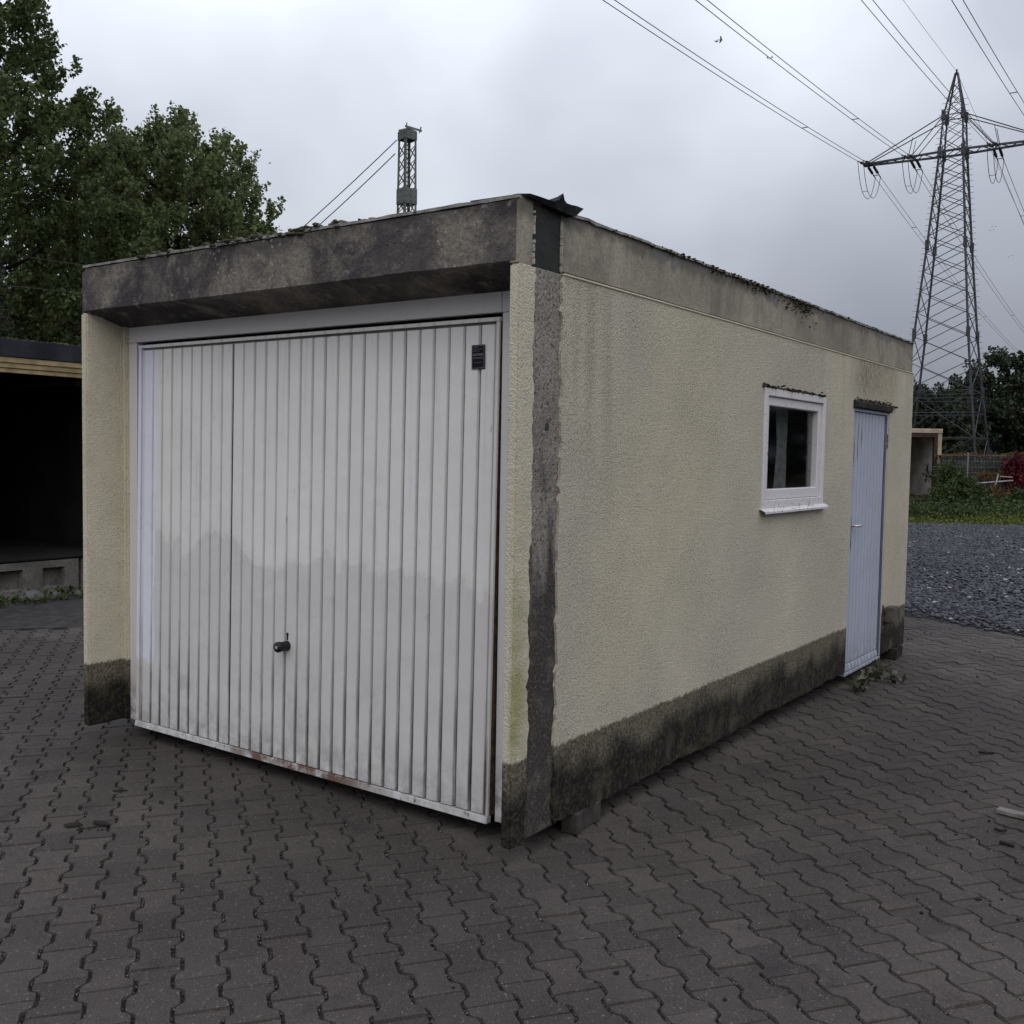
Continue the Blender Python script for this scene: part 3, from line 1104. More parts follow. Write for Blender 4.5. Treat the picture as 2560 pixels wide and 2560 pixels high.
# remaining shell: left wall, rear wall, roof, floor
c = MB(); c.box((-W, .30, Z0), (-W + .10, L, ZT - .03)); c.build('left_wall', M['stucco_front'], G)
c = MB(); c.box((-W + .10, L - .10, Z0), (-.10, L - .002, ZT - .03)); c.build('rear_wall', M['stucco_front'], G)
c = MB(); c.box((-W + .02, .30, ZT - .10), (-.025, L - .01, ZT - .035)); c.build('roof_slab', M['concrete'], G)
c = MB(); c.box((-W + .10, .30, Z0 + .0), (-.101, L - .10, Z0 + .10)); c.build('floor_slab', M['floor_concrete'], G)

# moss and weathered felt along the roof edges
def moss_line(name, pts, mat, smin, smax, parent=G, flat=.6):
    P = np.array(pts)
    s = rng.uniform(smin, smax, len(P))
    V, F = blobs(P, np.column_stack([s * rng.uniform(.8, 1.6, len(P)), s * rng.uniform(.8, 1.6, len(P)), s * flat]), .4)
    return tag(link(name, npmesh(name, V, F, mat), parent), kind='stuff')
pts = []
for _ in range(1700):
    x = random.uniform(-W + .05, -.25)
    dens = .5 + .5 * fbm1(x * 2.2 + 1.0, 5)
    if random.random() < .25 + .7 * max(0, dens - .3):
        pts.append((x, random.uniform(.004, .10), ZT + random.uniform(-.004, .006)))
moss_line('roof_moss', pts, M['moss'], .004, .011)
pts = []
for cx, wd, n__, hh in ((-2.25, .10, 40, .012), (-1.68, .16, 90, .016), (-1.15, .12, 70, .02), (-1.45, .10, 30, .012)):
    for _ in range(n__):
        pts.append((random.gauss(cx, wd), random.uniform(-.004, .06), ZT + random.uniform(-.012, hh)))
moss_line('roof_moss', pts, M['moss'], .008, .02)
pts = []
for _ in range(1500):
    y = random.uniform(.55, L - .02)
    d_ = .35 + .9 * max(0, fbm1(y * 1.7, 4)) + .5 * (y > 1.2)
    if random.random() < d_ * .7:
        pts.append((random.uniform(-.07, -.004), y, ZT + random.uniform(-.004, .008)))
for cy, n__, dz in ((1.35, 30, .02), (2.3, 60, .04), (2.45, 50, .06), (3.05, 150, .11), (1.9, 40, .03)):
    for _ in range(n__):
        pts.append((random.uniform(-.012, .004), random.gauss(cy, .16), ZT - abs(random.gauss(0, dz * .5)) + .01))
moss_line('roof_moss', pts, M['moss_brown'], .003, .009)

# torn strip of roofing felt at the near corner
c = MB()
top = [(-.02, .002, .010), (.012, .04, .014), (.018, .10, .014), (.022, .15, .013), (.026, .19, .012), (.026, .205, .020), (.025, .225, .026), (.02, .262, .062), (.024, .268, .034), (.028, .28, .024), (.03, .31, .024), (.034, .345, .026), (.042, .385, .022)]
bot = [(-.02, .002, .002), (.004, .04, .002), (.006, .10, -.001), (.008, .15, -.004), (.010, .19, -.006), (.012, .205, -.007), (.013, .225, -.008), (.013, .262, -.010), (.014, .268, -.010), (.015, .28, -.011), (.020, .31, -.014), (.028, .325, -.016), (.036, .334, -.018)]
bk = [(-.25, y, .012 + .004 * math.sin(9 * y)) for _, y, _ in top]
vs = []
for a_, b_, k_ in zip(top, bot, bk):
    for q in (b_, a_, ((a_[0] - .03), a_[1], a_[2] * .8 + .001), k_):
        vs.append((q[0], q[1], ZT + q[2]))
    vs.append((k_[0], k_[1], ZT - .004))
    vs.append((a_[0] - .035, b_[1], ZT + b_[2] + .002))
fs = []
for i in range(len(top) - 1):
    for k in range(6):
        a_, b_ = i * 6 + k, i * 6 + (k + 1) % 6
        fs.append((a_, b_, b_ + 6, a_ + 6))
fs += [tuple(range(6)), tuple(range(len(top) * 6 - 1, len(top) * 6 - 7, -1))]
c.poly(vs, fs)
c.build('roofing_felt', M['felt'], G)
# felt edge over the lintel
c = MB()
vs, fs = [], []
for i in range(41):
    x = -W + .02 + (W - .03) * i / 40
    q = .004 * random.uniform(-1, 1)
    vs += [(x, -.004 + q, ZT - .006), (x, -.003 + q, ZT + .005 + abs(q)), (x, .32, ZT + .010), (x, .32, ZT + .0005)]
for i in range(40):
    for k in range(4):
        a_, b_ = i * 4 + k, i * 4 + (k + 1) % 4
        fs.append((a_, b_, b_ + 4, a_ + 4))
fs += [(0, 1, 2, 3), (163, 162, 161, 160)]
c.poly(vs, fs)
c.build('roof_edge', plain('weathered_felt', (0.26, 0.255, 0.24), .95, .1, .35, 20, 0, .005), G)

# weathered edge strip along the side
c = MB()
vs, fs = [], []
for i in range(81):
    y = .36 + (L - .37) * i / 80
    q = .004 * random.uniform(-1, 1)
    vs += [(-.004 + q, y, ZT - .004 + q), (-.005 + q, y, ZT + .007 + abs(q)), (-.25, y, ZT + .010), (-.25, y, ZT + .001)]
for i in range(80):
    for k in range(4):
        a_, b_ = i * 4 + k, i * 4 + (k + 1) % 4
        fs.append((a_, b_, b_ + 4, a_ + 4))
fs += [(0, 1, 2, 3), (323, 322, 321, 320)]
c.poly(vs, fs)
c.build('roof_edge', bpy.data.materials['weathered_felt'], G)

# ---- door frame
DF = MB()
DF.box((-2.930, .238, Z0 - .01), (-2.816, .285, 2.243))
fr = DF.build('door_frame', M['frame'], G, bevel=.003)
MB().box((-.256, .238, Z0 - .02), (-.115, .285, 2.243)).build('jamb', M['frame'], fr, bevel=.003)
MB().box((-2.8175, .236, 2.2445), (-.2615, .285, 2.345)).build('header', M['frame'], fr, bevel=.003)
MB().box((-.2585, .237, 2.2445), (-.115, .285, 2.345)).build('frame_corner', M['frame'], fr, bevel=.002)
MB().box((-2.930, .237, 2.2445), (-2.8205, .285, 2.345)).build('frame_corner', M['frame'], fr, bevel=.002)
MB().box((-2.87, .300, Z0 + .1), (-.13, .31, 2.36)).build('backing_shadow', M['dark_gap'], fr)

# ---- up-and-over door leaf, its foot standing 3 cm out
LH = 2.157
leaf = MB()
leaf.box((-2.774, .014, .008), (-.267, .020, LH - .008))
door = leaf.build('garage_door', M['groove'], G, (0, .200, .070), (-math.atan(.030 / LH), 0, 0))
def slat(wd, nm='slat'):
    h0, h1 = .034, LH - .032
    f_, bk_ = wd - .0165, wd - .008
    prof = [(-f_ / 2, 0), (f_ / 2, 0), (bk_ / 2, .0145), (-bk_ / 2, .0145)]
    return MB().prism(prof, 'z', h0, h1).mesh(nm, M['door'], bevel=.0018)
sm = slat(.08446)
for i in range(28):
    link('slat', sm, door, (-2.646 + .08446 * (i + .5), random.uniform(-.0006, .0006), 0), (0, random.uniform(-.0006, .0006), 0))
link('slat', slat(.103), door, (-2.6985, 0, 0))
MB().box((-2.646 + .08446 * 8 - .002, .004, .034), (-2.646 + .08446 * 8 + .002, .0135, LH - .032)).build('seam', M['black'], door)
MB().prism([(-.004, LH - .019), (-.005, LH - .003), (.018, LH), (.018, LH - .019)], 'x', -2.778, -.263).build('top_rail', M['door'], door)
MB().prism([(-.012, 0), (-.006, .030), (.022, .030), (.022, 0)], 'x', -2.778, -.263).build('bottom_rail', M['rail'], door, bevel=.002)
MB().box((-2.778, -.003, .031), (-2.7555, .035, LH - .020)).build('side_rail', M['door'], door, bevel=.002)
MB().box((-.2800, -.003, .031), (-.2640, .012, LH - .020)).build('side_rail', M['door'], door, bevel=.002)
MB().box((-.2790, .0125, .031), (-.2635, .050, LH - .031)).build('side_channel', M['rusty'], door)
# knob and keyhole
zk = .681 - .070
kb = MB()
kb.lathe([(.001, .014), (.025, .013), (.025, .004), (.023, -.004), (.0235, -.020), (.0235, -.030), (.0255, -.038), (.0265, -.054), (.022, -.061), (.001, -.062)], 24,
         Matrix.Translation((-1.529, -.010, zk)))
k_ = kb.build('knob', M['black'], door, smooth=True)
mk = MB()
kx, ky = -1.529, -.0730
mk.box((kx - .0075, ky, zk - .0075), (kx + .0075, ky + .001, zk + .0075))
mko = mk.build('knob_emblem', M['white_print'], door)
hm = MB()
hm.box((kx - .005, ky - .0008, zk - .0058), (kx + .005, ky + .0002, zk - .0018))
hm.box((kx - .005, ky - .0008, zk + .0018), (kx + .005, ky + .0002, zk + .0058))
tag(hm.build('emblem_mark', M['black'], door), kind='stuff')
kh = MB()
kp = []
for k in range(14):
    a_ = R(-50 + 280 * k / 13)
    kp.append((-1.5285 + .0085 * math.cos(a_), .738 - .070 + .0085 * math.sin(a_)))
kp += [(-1.5345, .712 - .070), (-1.5285, .707 - .070), (-1.5225, .712 - .070)]
kh.poly([(x, -.0012, z_) for x, z_ in kp] + [(x, .001, z_) for x, z_ in kp],
        [tuple(range(len(kp)))] + [(i, (i + 1) % len(kp), len(kp) + (i + 1) % len(kp), len(kp) + i) for i in range(len(kp))])
kh.build('keyhole', M['black'], door)

# ---- maker's plate
def text_mesh(s, size, mat, extr=.0004, shear=0.0):
    cu = bpy.data.curves.new('lettering', 'FONT')
    cu.body = s
    cu.size = size
    cu.extrude = extr
    cu.shear = shear
    cu.align_x = 'CENTER'
    cu.align_y = 'CENTER'
    o = bpy.data.objects.new('tmp', cu)
    COL.objects.link(o)
    dg = bpy.context.evaluated_depsgraph_get()
    me_ = bpy.data.meshes.new_from_object(o.evaluated_get(dg))
    bpy.data.objects.remove(o)
    me_.materials.clear()
    me_.materials.append(mat)
    return me_
px0, px1, pz0, pz1 = -.404, -.333, 2.010, 2.112
pl = MB().box((0, 0, 0), (px1 - px0, .003, pz1 - pz0))
plate = pl.build('name_plate', M['plate'], G, (px0, .2215, pz0), (0, R(-.6), 0), bevel=.0008)
pw, ph = px1 - px0, pz1 - pz0
for txt, sz_, zz, sh, xx in (('KESTING', .0135, .060, .2, .5), ('BETON BAUTEILE', .0068, .046, 0, .5)):
    link('lettering', text_mesh(txt, sz_, M['print'], .0003, sh), plate, (pw * xx, -.0005, zz), (R(90), 0, 0))
# rows of small print too fine to read
fp = MB()
for zz, x0_, x1_ in ((.092, .010, .036), (.084, .010, .060), (.076, .010, .044), (.027, .012, .056)):
    x = x0_
    while x < x1_:
        d_ = random.uniform(.003, .007)
        fp.box((x, -.0006, zz - .0005), (min(x + d_, x1_), .0005, zz + .0005))
        x += d_ + .0018
tag(fp.build('small_print', M['print'], plate), kind='stuff')
bd = MB()
for a_, b_ in (((.003, .003), (pw - .003, .0042)), ((.003, ph - .0042), (pw - .003, ph - .003)), ((.003, .0045), (.0042, ph - .0045)), ((pw - .0042, .0045), (pw - .003, ph - .0045))):
    bd.box((a_[0], -.0006, a_[1]), (b_[0], .0005, b_[1]))
tag(bd.build('plate_border', M['print'], plate), kind='stuff')

# ---- window in the side wall
y0, y1, z0, z1 = WIN
def ring(mb, ya, yb_, za, zb, t, xa, xb, tb=None):
    tb = t if tb is None else tb
    vs = []
    for x in (xa, xb):
        vs += [(x, ya, za), (x, yb_, za), (x, yb_, zb), (x, ya, zb), (x, ya + t, za + tb), (x, yb_ - t, za + tb), (x, yb_ - t, zb - t), (x, ya + t, zb - t)]
    fs = []
    for i in range(4):
        j = (i + 1) % 4
        fs += [(i, j, 4 + j, 4 + i), (8 + i, 12 + i, 12 + j, 8 + j), (i, 8 + i, 8 + j, j), (4 + i, 4 + j, 12 + j, 12 + i)]
    mb.poly(vs, fs)
wm = MB()
ring(wm, y0 + .001, y1 - .001, z0 + .001, z1 - .001, .045, -.075, .012, .05)
win = wm.build('window', M['winframe'], G, bevel=.003)
sm_ = MB()
ring(sm_, y0 + .047, y1 - .047, z0 + .053, z1 - .047, .055, -.070, -.004, .062)
sm_.build('sash', M['winframe'], win, bevel=.004)
MB().box((-.046, y0 + .095, z0 + .10), (-.041, y1 - .095, z1 - .095)).build('pane', M['glass'], win)
sl = MB()
sl.prism([(-.02, z0 - .002), (-.02, z0 + .004), (.012, z0 + .003), (.042, z0 - .014), (.042, z0 - .028), (.038, z0 - .028), (.038, z0 - .017), (.01, z0 - .004)], 'y', y0 - .022, y1 + .035)
# prism on y wants (x,z)
slo = sl.build('sill', M['winframe'], win, bevel=.001)
# half drawn curtain behind the pane
cu = MB()
vs, fs = [], []
for i in range(25):
    t = i / 24
    z_ = z0 + .06 + (z1 - z0 - .1) * t
    wd = .075 + .028 * abs(t - .5) * 2
    cy = y0 + .63 + .02 * math.sin(t * 3)
    for k in range(9):
        f_ = k / 8 - .5
        vs.append((-.135 + .016 * math.sin(k * 1.9), cy + f_ * 2 * wd, z_))
for i in range(24):
    for k in range(8):
        a_ = i * 9 + k
        fs.append((a_, a_ + 1, a_ + 10, a_ + 9))
cu.poly(vs, fs)
cu.build('curtain', M['curtain'], win, smooth=True)
MB().box((-.14, y0 + .02, z1 - .075), (-.115, y1 - .02, z1 - .055)).build('curtain_rail', M['wood_old'], win)
pts = [(random.uniform(.002, .014), random.uniform(y0 - .03, y1 - .01), z1 + abs(random.gauss(0, .008))) for _ in range(170)]
moss_line('window_moss', pts, M['moss_brown'], .004, .011)
pts = [(random.uniform(.0, .02), random.uniform(y0 - .02, y1 + .03), z0 - .002 + random.uniform(-.006, .004)) for _ in range(60)]
moss_line('sill_moss', pts, M['moss'], .002, .006)

# ---- side door
y0, y1, z0, z1 = SDR
dm = MB()
dm.box((-.040, y0 + .03, z0 + .05), (-.034, y1 - .03, z1 - .06))
sd = dm.build('side_door', M['groove'], G)
MB().box((-.08, y0 + .001, z0), (-.004, y0 + .032, z1 - .001)).build('jamb', M['side_door'], sd, bevel=.002)
MB().box((-.08, y1 - .032, z0), (-.004, y1 - .001, z1 - .001)).build('jamb', M['side_door'], sd, bevel=.002)
MB().box((-.08, y0 + .033, z1 - .075), (-.006, y1 - .033, z1 - .001)).build('head', M['side_door'], sd, bevel=.002)
ns = 10
sw = (y1 - y0 - .070) / ns
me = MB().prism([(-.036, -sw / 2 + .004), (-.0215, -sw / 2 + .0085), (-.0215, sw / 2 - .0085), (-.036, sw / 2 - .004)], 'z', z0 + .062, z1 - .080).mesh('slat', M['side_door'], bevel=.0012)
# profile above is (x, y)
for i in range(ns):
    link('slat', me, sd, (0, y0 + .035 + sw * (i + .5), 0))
MB().prism([(-.034, z0 + .005), (-.012, z0 + .005), (-.016, z0 + .035), (-.022, z0 + .055), (-.034, z0 + .055)], 'y', y0 + .034, y1 - .034).build('kick_rail', M['side_door'], sd, bevel=.002)
MB().box((-.10, y0 + .002, z0 - .022), (-.002, y1 - .002, z0 - .001)).build('threshold', M['side_door'], sd, bevel=.002)
hd = MB()
yh, zh = y0 + .065, 1.170
hd.prism([(yh - .017, zh - .19), (yh + .017, zh - .19), (yh + .017, zh + .055), (yh + .010, zh + .065), (yh - .010, zh + .065), (yh - .017, zh + .055)], 'x', -.021, -.0135)
hp = hd.build('handle_plate', M['alu'], sd, bevel=.001)
lv = MB()
lv.tube([(-.016, yh, zh), (.028, yh, zh), (.034, yh + .012, zh), (.035, yh + .07, zh), (.033, yh + .128, zh + .003)], [.009, .009, .0105, .0105, .006], 10)
lv.build('handle', M['alu'], sd, smooth=True)
MB().box((-.0137, yh - .006, zh - .165), (-.0125, yh + .006, zh - .105)).build('keyhole', M['black'], sd)
hg = MB()
for z_ in (1.755, 1.80, 1.83):
    hg.bar((-.004, y1 - .016, z_), (-.004, y1 - .016, z_ + .02), .008, 8)
hg.box((-.005, y1 - .022, 1.745), (-.0025, y1 - .010, 1.86))
tag(hg.build('hinge', M['rusty'], sd), kind='stuff')
# dark timber head over the side door with the stub of a rod
hb = MB()
hb.prism([(-.02, z1 + .002), (.012, z1 + .001), (.020, z1 - .012), (.020, z1 - .050), (-.001, z1 - .056), (-.02, z1 - .056)], 'y', y0 - .02, y1 + .02)
ho = hb.build('door_head', M['wood_dark'], G, bevel=.003)
MB().bar((.012, y1 - .05, z1 - .004), (.016, y1 + .16, z1 - .004), .009, 8).build('rod_stub', M['rusty'], ho)
pts = [(random.uniform(.0, .010), random.gauss((y0 + y1) / 2 + .05, .27), z1 + abs(random.gauss(0, .013))) for _ in range(150)]
pts = [p for p in pts if y0 - .02 < p[1] < y1 + .02]
moss_line('door_moss', pts, M['moss_brown'], .003, .009)
# hold-open block bolted beside the side door
jb = MB()
jb.box((.002, 5.135, .345), (.085, 5.285, .475))
jo = jb.build('door_stop', M['boxgrey'], G, bevel=.012, seg=2)
jc = MB()
jc.box((.010, 5.286, .352), (.078, 5.335, .468))
jc.build('rubber_pad', M['black'], jo, bevel=.012, seg=2)
jd = MB()
jd.bar((.012, 5.10, .445), (.012, 5.14, .445), .014, 8)
jd.bar((.012, 5.10, .375), (.012, 5.14, .375), .014, 8)
jd.box((.0005, 5.102, .33), (.008, 5.13, .49))
tag(jd.build('bracket', M['rusty'], jo), kind='stuff')

# ---- what the garage stands on
def stone_on_edge(name, label, cat, loc, rot, size, mat, bevel=.006):
    o = MB().box((-size[0] / 2, -size[1] / 2, 0), (size[0] / 2, size[1] / 2, size[2])).build(name, mat, None, loc, rot, bevel=bevel, seg=2)
    return tag(o, label, cat)
# a paver on edge under the near corner: bone outline seen from the side
pb = MB()
hl, hh = .115, .0405
prof = [(-hl, -hh), (-hl * .62, -hh), (-hl * .5, -hh + .010), (hl * .5, -hh + .010), (hl * .62, -hh), (hl, -hh), (hl, hh), (hl * .62, hh), (hl * .5, hh - .010), (-hl * .5, hh - .010), (-hl * .62, hh), (-hl, hh)]
pb.prism([(q, p) for p, q in prof], 'z', 0.001, .094)
tag(pb.build('support_block', M['paver_block'], None, (-.030, .585, 0), (0, 0, R(4)), bevel=.004), 'pale bone-shaped paver wedged under the near end of the side wall', 'support block')
stone_on_edge('support_block', 'black block under the far corner of the garage beside the blue door', 'support block', (-.045, 5.56, 0), (0, 0, R(3)), (.15, .24, .088), M['wood_dark'])
stone_on_edge('support_beam', 'dark timber under the front left of the garage, behind the ribbed door foot', 'support beam', (-2.62, .42, 0), (0, 0, 0), (.30, .22, .086), M['wood_dark'])
stone_on_edge('support_beam', 'dark timber under the front right of the garage, behind the ribbed door foot', 'support beam', (-.42, .55, 0), (0, 0, 0), (.30, .22, .086), M['wood_dark'])
# ================================================================== OTHER BUILDINGS
# ---- open garage on the left, its front facing the yard
LG = thing('open_garage', 'open empty garage with black fascia raised on concrete at the left', 'garage', (-8.386, .9, 0))
wd, dp = 2.98, 5.6
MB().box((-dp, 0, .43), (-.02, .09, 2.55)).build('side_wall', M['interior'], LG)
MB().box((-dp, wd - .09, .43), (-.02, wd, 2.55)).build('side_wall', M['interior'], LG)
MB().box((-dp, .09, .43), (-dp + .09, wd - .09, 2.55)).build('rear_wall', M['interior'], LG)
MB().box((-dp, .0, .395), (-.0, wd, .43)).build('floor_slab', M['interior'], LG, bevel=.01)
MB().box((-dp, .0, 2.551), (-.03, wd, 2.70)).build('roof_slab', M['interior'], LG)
MB().box((-.028, -.01, 2.590), (.035, wd + .01, 2.780)).build('fascia', M['black_fascia'], LG, bevel=.006)
for i, (za, zb, xo) in enumerate(((2.530, 2.588, .022), (2.475, 2.528, .008), (2.425, 2.473, -.006))):
    MB().box((-.06 - .001 * i, .0 + .001 * i, za), (xo, wd - .001 * i, zb)).build('trim_board', M['yellow_trim'], LG, bevel=.004)
for ya, yb_ in ((-.002, .11), (wd - .11, wd + .002)):
    MB().box((-.019, ya, .431), (.0, yb_, 2.424)).build('jamb', M['yellow_trim'], LG, bevel=.005)
MB().box((-1.9, .4, 2.36), (-.3, .44, 2.41)).build('door_rail', M['rusty'], LG)
MB().box((-1.9, wd - .44, 2.36), (-.3, wd - .40, 2.41)).build('door_rail', M['rusty'], LG)
pts = [(random.uniform(-.02, .03), random.uniform(0, wd), 2.782 + random.uniform(-.004, .006)) for _ in range(160)]
moss_line('roof_moss', pts, M['moss'], .006, .018, LG)

# concrete plinth block with rectangular pockets
ya, yb_, zt = 1.02, 3.262, .388
pock = [(1.40, 1.655), (1.88, 2.135), (2.36, 2.615), (2.838, 3.093)]
bm = bmesh.new()
yy = [ya] + [q for p_ in pock for q in p_] + [yb_]
zz = [0, .092, .312, zt]
gv = {(i, k): bm.verts.new((0, y, z)) for i, y in enumerate(yy) for k, z in enumerate(zz)}
pf = []
for i in range(len(yy) - 1):
    for k in range(3):
        f_ = bm.faces.new((gv[i, k], gv[i + 1, k], gv[i + 1, k + 1], gv[i, k + 1]))
        if i % 2 == 1 and k == 1:
            pf.append(f_)
be = [e_ for e_ in bm.edges if len(e_.link_faces) == 1]
for f_ in pf:
    r_ = bmesh.ops.extrude_face_region(bm, geom=[f_])
    vs_ = [v for v in r_['geom'] if isinstance(v, bmesh.types.BMVert)]
    cy_ = sum(v.co.y for v in vs_) / 4
    cz_ = sum(v.co.z for v in vs_) / 4
    for v in vs_:
        v.co.x -= .075
        v.co.y += (cy_ - v.co.y) * .12
        v.co.z += (cz_ - v.co.z) * .12
    bm.faces.remove(f_)
r_ = bmesh.ops.extrude_edge_only(bm, edges=be)
for v in r_['geom']:
    if isinstance(v, bmesh.types.BMVert):
        v.co.x -= .55
bmesh.ops.recalc_face_normals(bm, faces=bm.faces)
me = bpy.data.meshes.new('plinth_block')
bm.to_mesh(me)
bm.free()
me.materials.append(M['floor_concrete'])
tag(link('plinth_block', me, None, (-8.380, 0, 0)), 'grey precast concrete block with rectangular pockets under the open garage', 'concrete block')
stone_on_edge('plinth_block', 'short concrete block half hidden at the end of the pocketed block', 'concrete block', (-8.66, 3.55, 0), (0, 0, R(2)), (.5, .48, .385), M['concrete'])
# rubble in front of it
rs = []
for i, (u_, v_, s_) in enumerate(((18, 1490, .13), (62, 1494, .10), (95, 1488, .09), (130, 1496, .055), (40, 1500, .06), (84, 1502, .05), (150, 1492, .045), (188, 1487, .06))):
    r_ = CM @ np.array([(u_ - 1280) / FPX, -(v_ - 1280) / FPX, -1.0])
    t_ = -CAMP[2] / r_[2]
    p = CAMP + t_ * r_
    V, F = blobs([(0, 0, 0)], [[s_, s_ * .8, s_ * .6]], .28, 2)
    o = link('rubble_stone', npmesh('rubble_stone', V, F, M['rubble']), None, (max(p[0], -8.2), p[1], s_ * .3))
    tag(o, 'grey rubble stone lying before the pocketed concrete block', 'stone', 'rubble at the foot of the concrete block')
pts = []
for _ in range(350):
    pts.append((random.uniform(-8.36, -7.9), random.uniform(1.4, 3.5), abs(random.gauss(0, .05))))
V, F = leaves(pts, .06, .6)
tag(link('weed_litter', npmesh('weed_litter', V, F, M['leaf_bush'])), 'dark leaves and weeds along the concrete block foot', 'leaf litter', None, 'stuff')

# ---- small open garage unit far on the right
p = gp(36.0, (2349 - 1280) / FPX * 36.0)
yaw = math.atan2(RT[1], RT[0])
FG = thing('garage_shell', 'distant cream garage shell with brown open doorway beyond the gravel', 'garage', (p[0], p[1], 0), (0, 0, yaw))
zb, zt, wd, dp = .30, 2.80, 2.9, 5.0
MB().box((-wd, 0.001, zb), (-wd + .14, dp, zt - .16)).build('side_wall', M['cream_far'], FG)
MB().box((-.14, 0, zb + .35), (0, .07, zt - .161)).build('front_post', M['cream_far'], FG, bevel=.01)
MB().box((-.14, .07, zb), (0, dp, zt - .161)).build('side_wall', M['cream_far'], FG)
MB().box((-.139, .001, zb), (-.001, .069, zb + .349)).build('plinth', M['brown_frame'], FG)
MB().box((-wd - .01, -.02, zt - .16), (.012, dp, zt)).build('roof_slab', M['cream_far'], FG, bevel=.015)
MB().box((-wd + .14, dp - .1, zb), (-.14, dp, zt - .161)).build('rear_wall', M['pale_inside'], FG)
MB().box((-.1415, .16, zb + .12), (-.1402, dp - .1, zt - .30)).build('inner_lining', M['pale_inside'], FG)
MB().box((-wd + .141, -.005, zb - .02), (-.141, dp - .1, zb + .10)).build('floor_slab', M['brown_frame'], FG)
MB().box((-.26, .01, zb + .101), (-.142, .15, zt - .30)).build('door_jamb', M['brown_frame'], FG)
MB().box((-wd + .142, .01, zt - .299), (-.142, .15, zt - .162)).build('door_head', M['brown_frame'], FG)
for k in range(2):
    MB().box((-wd + .3 + k * 2.2, .6, 0), (-wd + .55 + k * 2.2, 4.5, zb - .021)).build('support_beam', M['wood_dark'], FG)

# ================================================================== MASTS AND WIRES
def frame_axes(phi):
    a = math.cos(phi) * RT - math.sin(phi) * FW          # along the arm, to the right
    n = math.sin(phi) * RT + math.cos(phi) * FW          # away from the camera
    return a, n

PYD = 75.0
base = at(2345, 1190, PYD)
topp = at(2397, 176, PYD)
ax, nx = frame_axes(R(34))
pc = np.array([-15.93, 77.2])
PY = thing('pylon', 'tall steel lattice power pylon with wide crossarm behind the trees', 'pylon', (pc[0], pc[1], 0))
def pl3(i, j, z):
    """pylon coords: i along the arm, j away, z up (local)"""
    q = ax * i + nx * j
    return Vector((q[0], q[1], z))
ZTOP, ZARM, ZATOP = topp[2] - .45, 24.28, 26.9
prof_z = [0, 6.8, 11, 17.5, ZARM, ZATOP, ZTOP]
prof_h = [3.1, 2.28, 1.84, 1.30, .80, .66, .07]
def half(z):
    return float(np.interp(z, prof_z, prof_h))
LEGS = [(-1, -1), (1, -1), (1, 1), (-1, 1)]
for si, sj in LEGS:
    m_ = MB()
    for z0, z1 in zip(prof_z[:-1], prof_z[1:]):
        m_.bar(pl3(si * half(z0), sj * half(z0), z0), pl3(si * half(z1), sj * half(z1), z1), .085 if z0 < ZARM else .065, 4)
    for z_ in (6.8, 11.0, 17.5, ZARM, ZATOP):
        h_ = half(z_)
        m_.box(*[tuple(v) for v in ((pl3(si * h_, sj * h_, z_) - Vector((.12, .12, .35))), (pl3(si * h_, sj * h_, z_) + Vector((.12, .12, .35))))])
    z_ = 3.0
    while z_ < ZTOP - 1.5:                      # climbing bolts
        h_ = half(z_)
        if (si, sj) in ((-1, -1), (1, 1)):
            m_.bar(pl3(si * h_, sj * h_, z_), pl3(si * (h_ + .32), sj * h_, z_), .018, 4)
        z_ += .42
    tag(m_.build('leg', M['steel'], PY), kind='stuff')
levels = [0, 3.4, 6.8]
z_ = 6.8
while z_ < ZARM - .6:
    z_ += max(.95, half(z_) * .92)
    levels.append(min(z_, ZARM))
levels += [ZARM + 1.0, ZARM + 2.0, ZATOP, ZATOP + .9, ZATOP + 1.7, ZATOP + 2.4]
levels = sorted(set(round(x, 3) for x in levels))
for f_ in range(4):
    (ia, ja), (ib, jb) = LEGS[f_], LEGS[(f_ + 1) % 4]
    m_ = MB()
    for z0, z1 in zip(levels[:-1], levels[1:]):
        h0, h1 = half(z0), half(z1)
        r_ = .034 if z0 < ZARM else .026
        m_.bar(pl3(ia * h0, ja * h0, z0), pl3(ib * h1, jb * h1, z1), r_, 4)
        m_.bar(pl3(ib * h0, jb * h0, z0), pl3(ia * h1, ja * h1, z1), r_, 4)
    for z_ in (6.8, 6.25, ZARM, ZATOP, 5.2, 3.4):
        h_ = half(z_)
        m_.bar(pl3(ia * h_, ja * h_, z_), pl3(ib * h_, jb * h_, z_), .045, 4)
    tag(m_.build('bracing', M['steel'], PY), kind='stuff')
m_ = MB(); m_.bar(pl3(0, 0, ZTOP - .15), pl3(0, 0, ZTOP + .25), .07, 6); m_.build('earth_peak', M['steel'], PY)
# crossarm: two bottom chords, two raking top ties, lacing
ARM = 6.15
m_ = MB()
hA = half(ZARM)
for sj in (-1, 1):
    for s in (-1, 1):
        m_.bar(pl3(0, sj * hA, ZARM), pl3(s * ARM, sj * .22, ZARM), .10, 4)
        m_.bar(pl3(s * half(ZATOP), sj * half(ZATOP), ZATOP), pl3(s * (ARM - .1), sj * .2, ZARM + .15), .045, 4)
        m_.bar(pl3(s * half(ZATOP), sj * half(ZATOP), ZATOP), pl3(s * ARM * .46, sj * .5, ZARM + .05), .035, 4)
        m_.bar(pl3(s * half(ZATOP) * .5, sj * half(ZATOP), ZATOP), pl3(s * half(ZATOP), sj * half(ZATOP), ZATOP), .04, 4)
        m_.bar(pl3(s * ARM * .5, sj * .45, ZARM), pl3(s * ARM * .5 - s * .3, sj * .5, ZARM + 1.42), .03, 4)
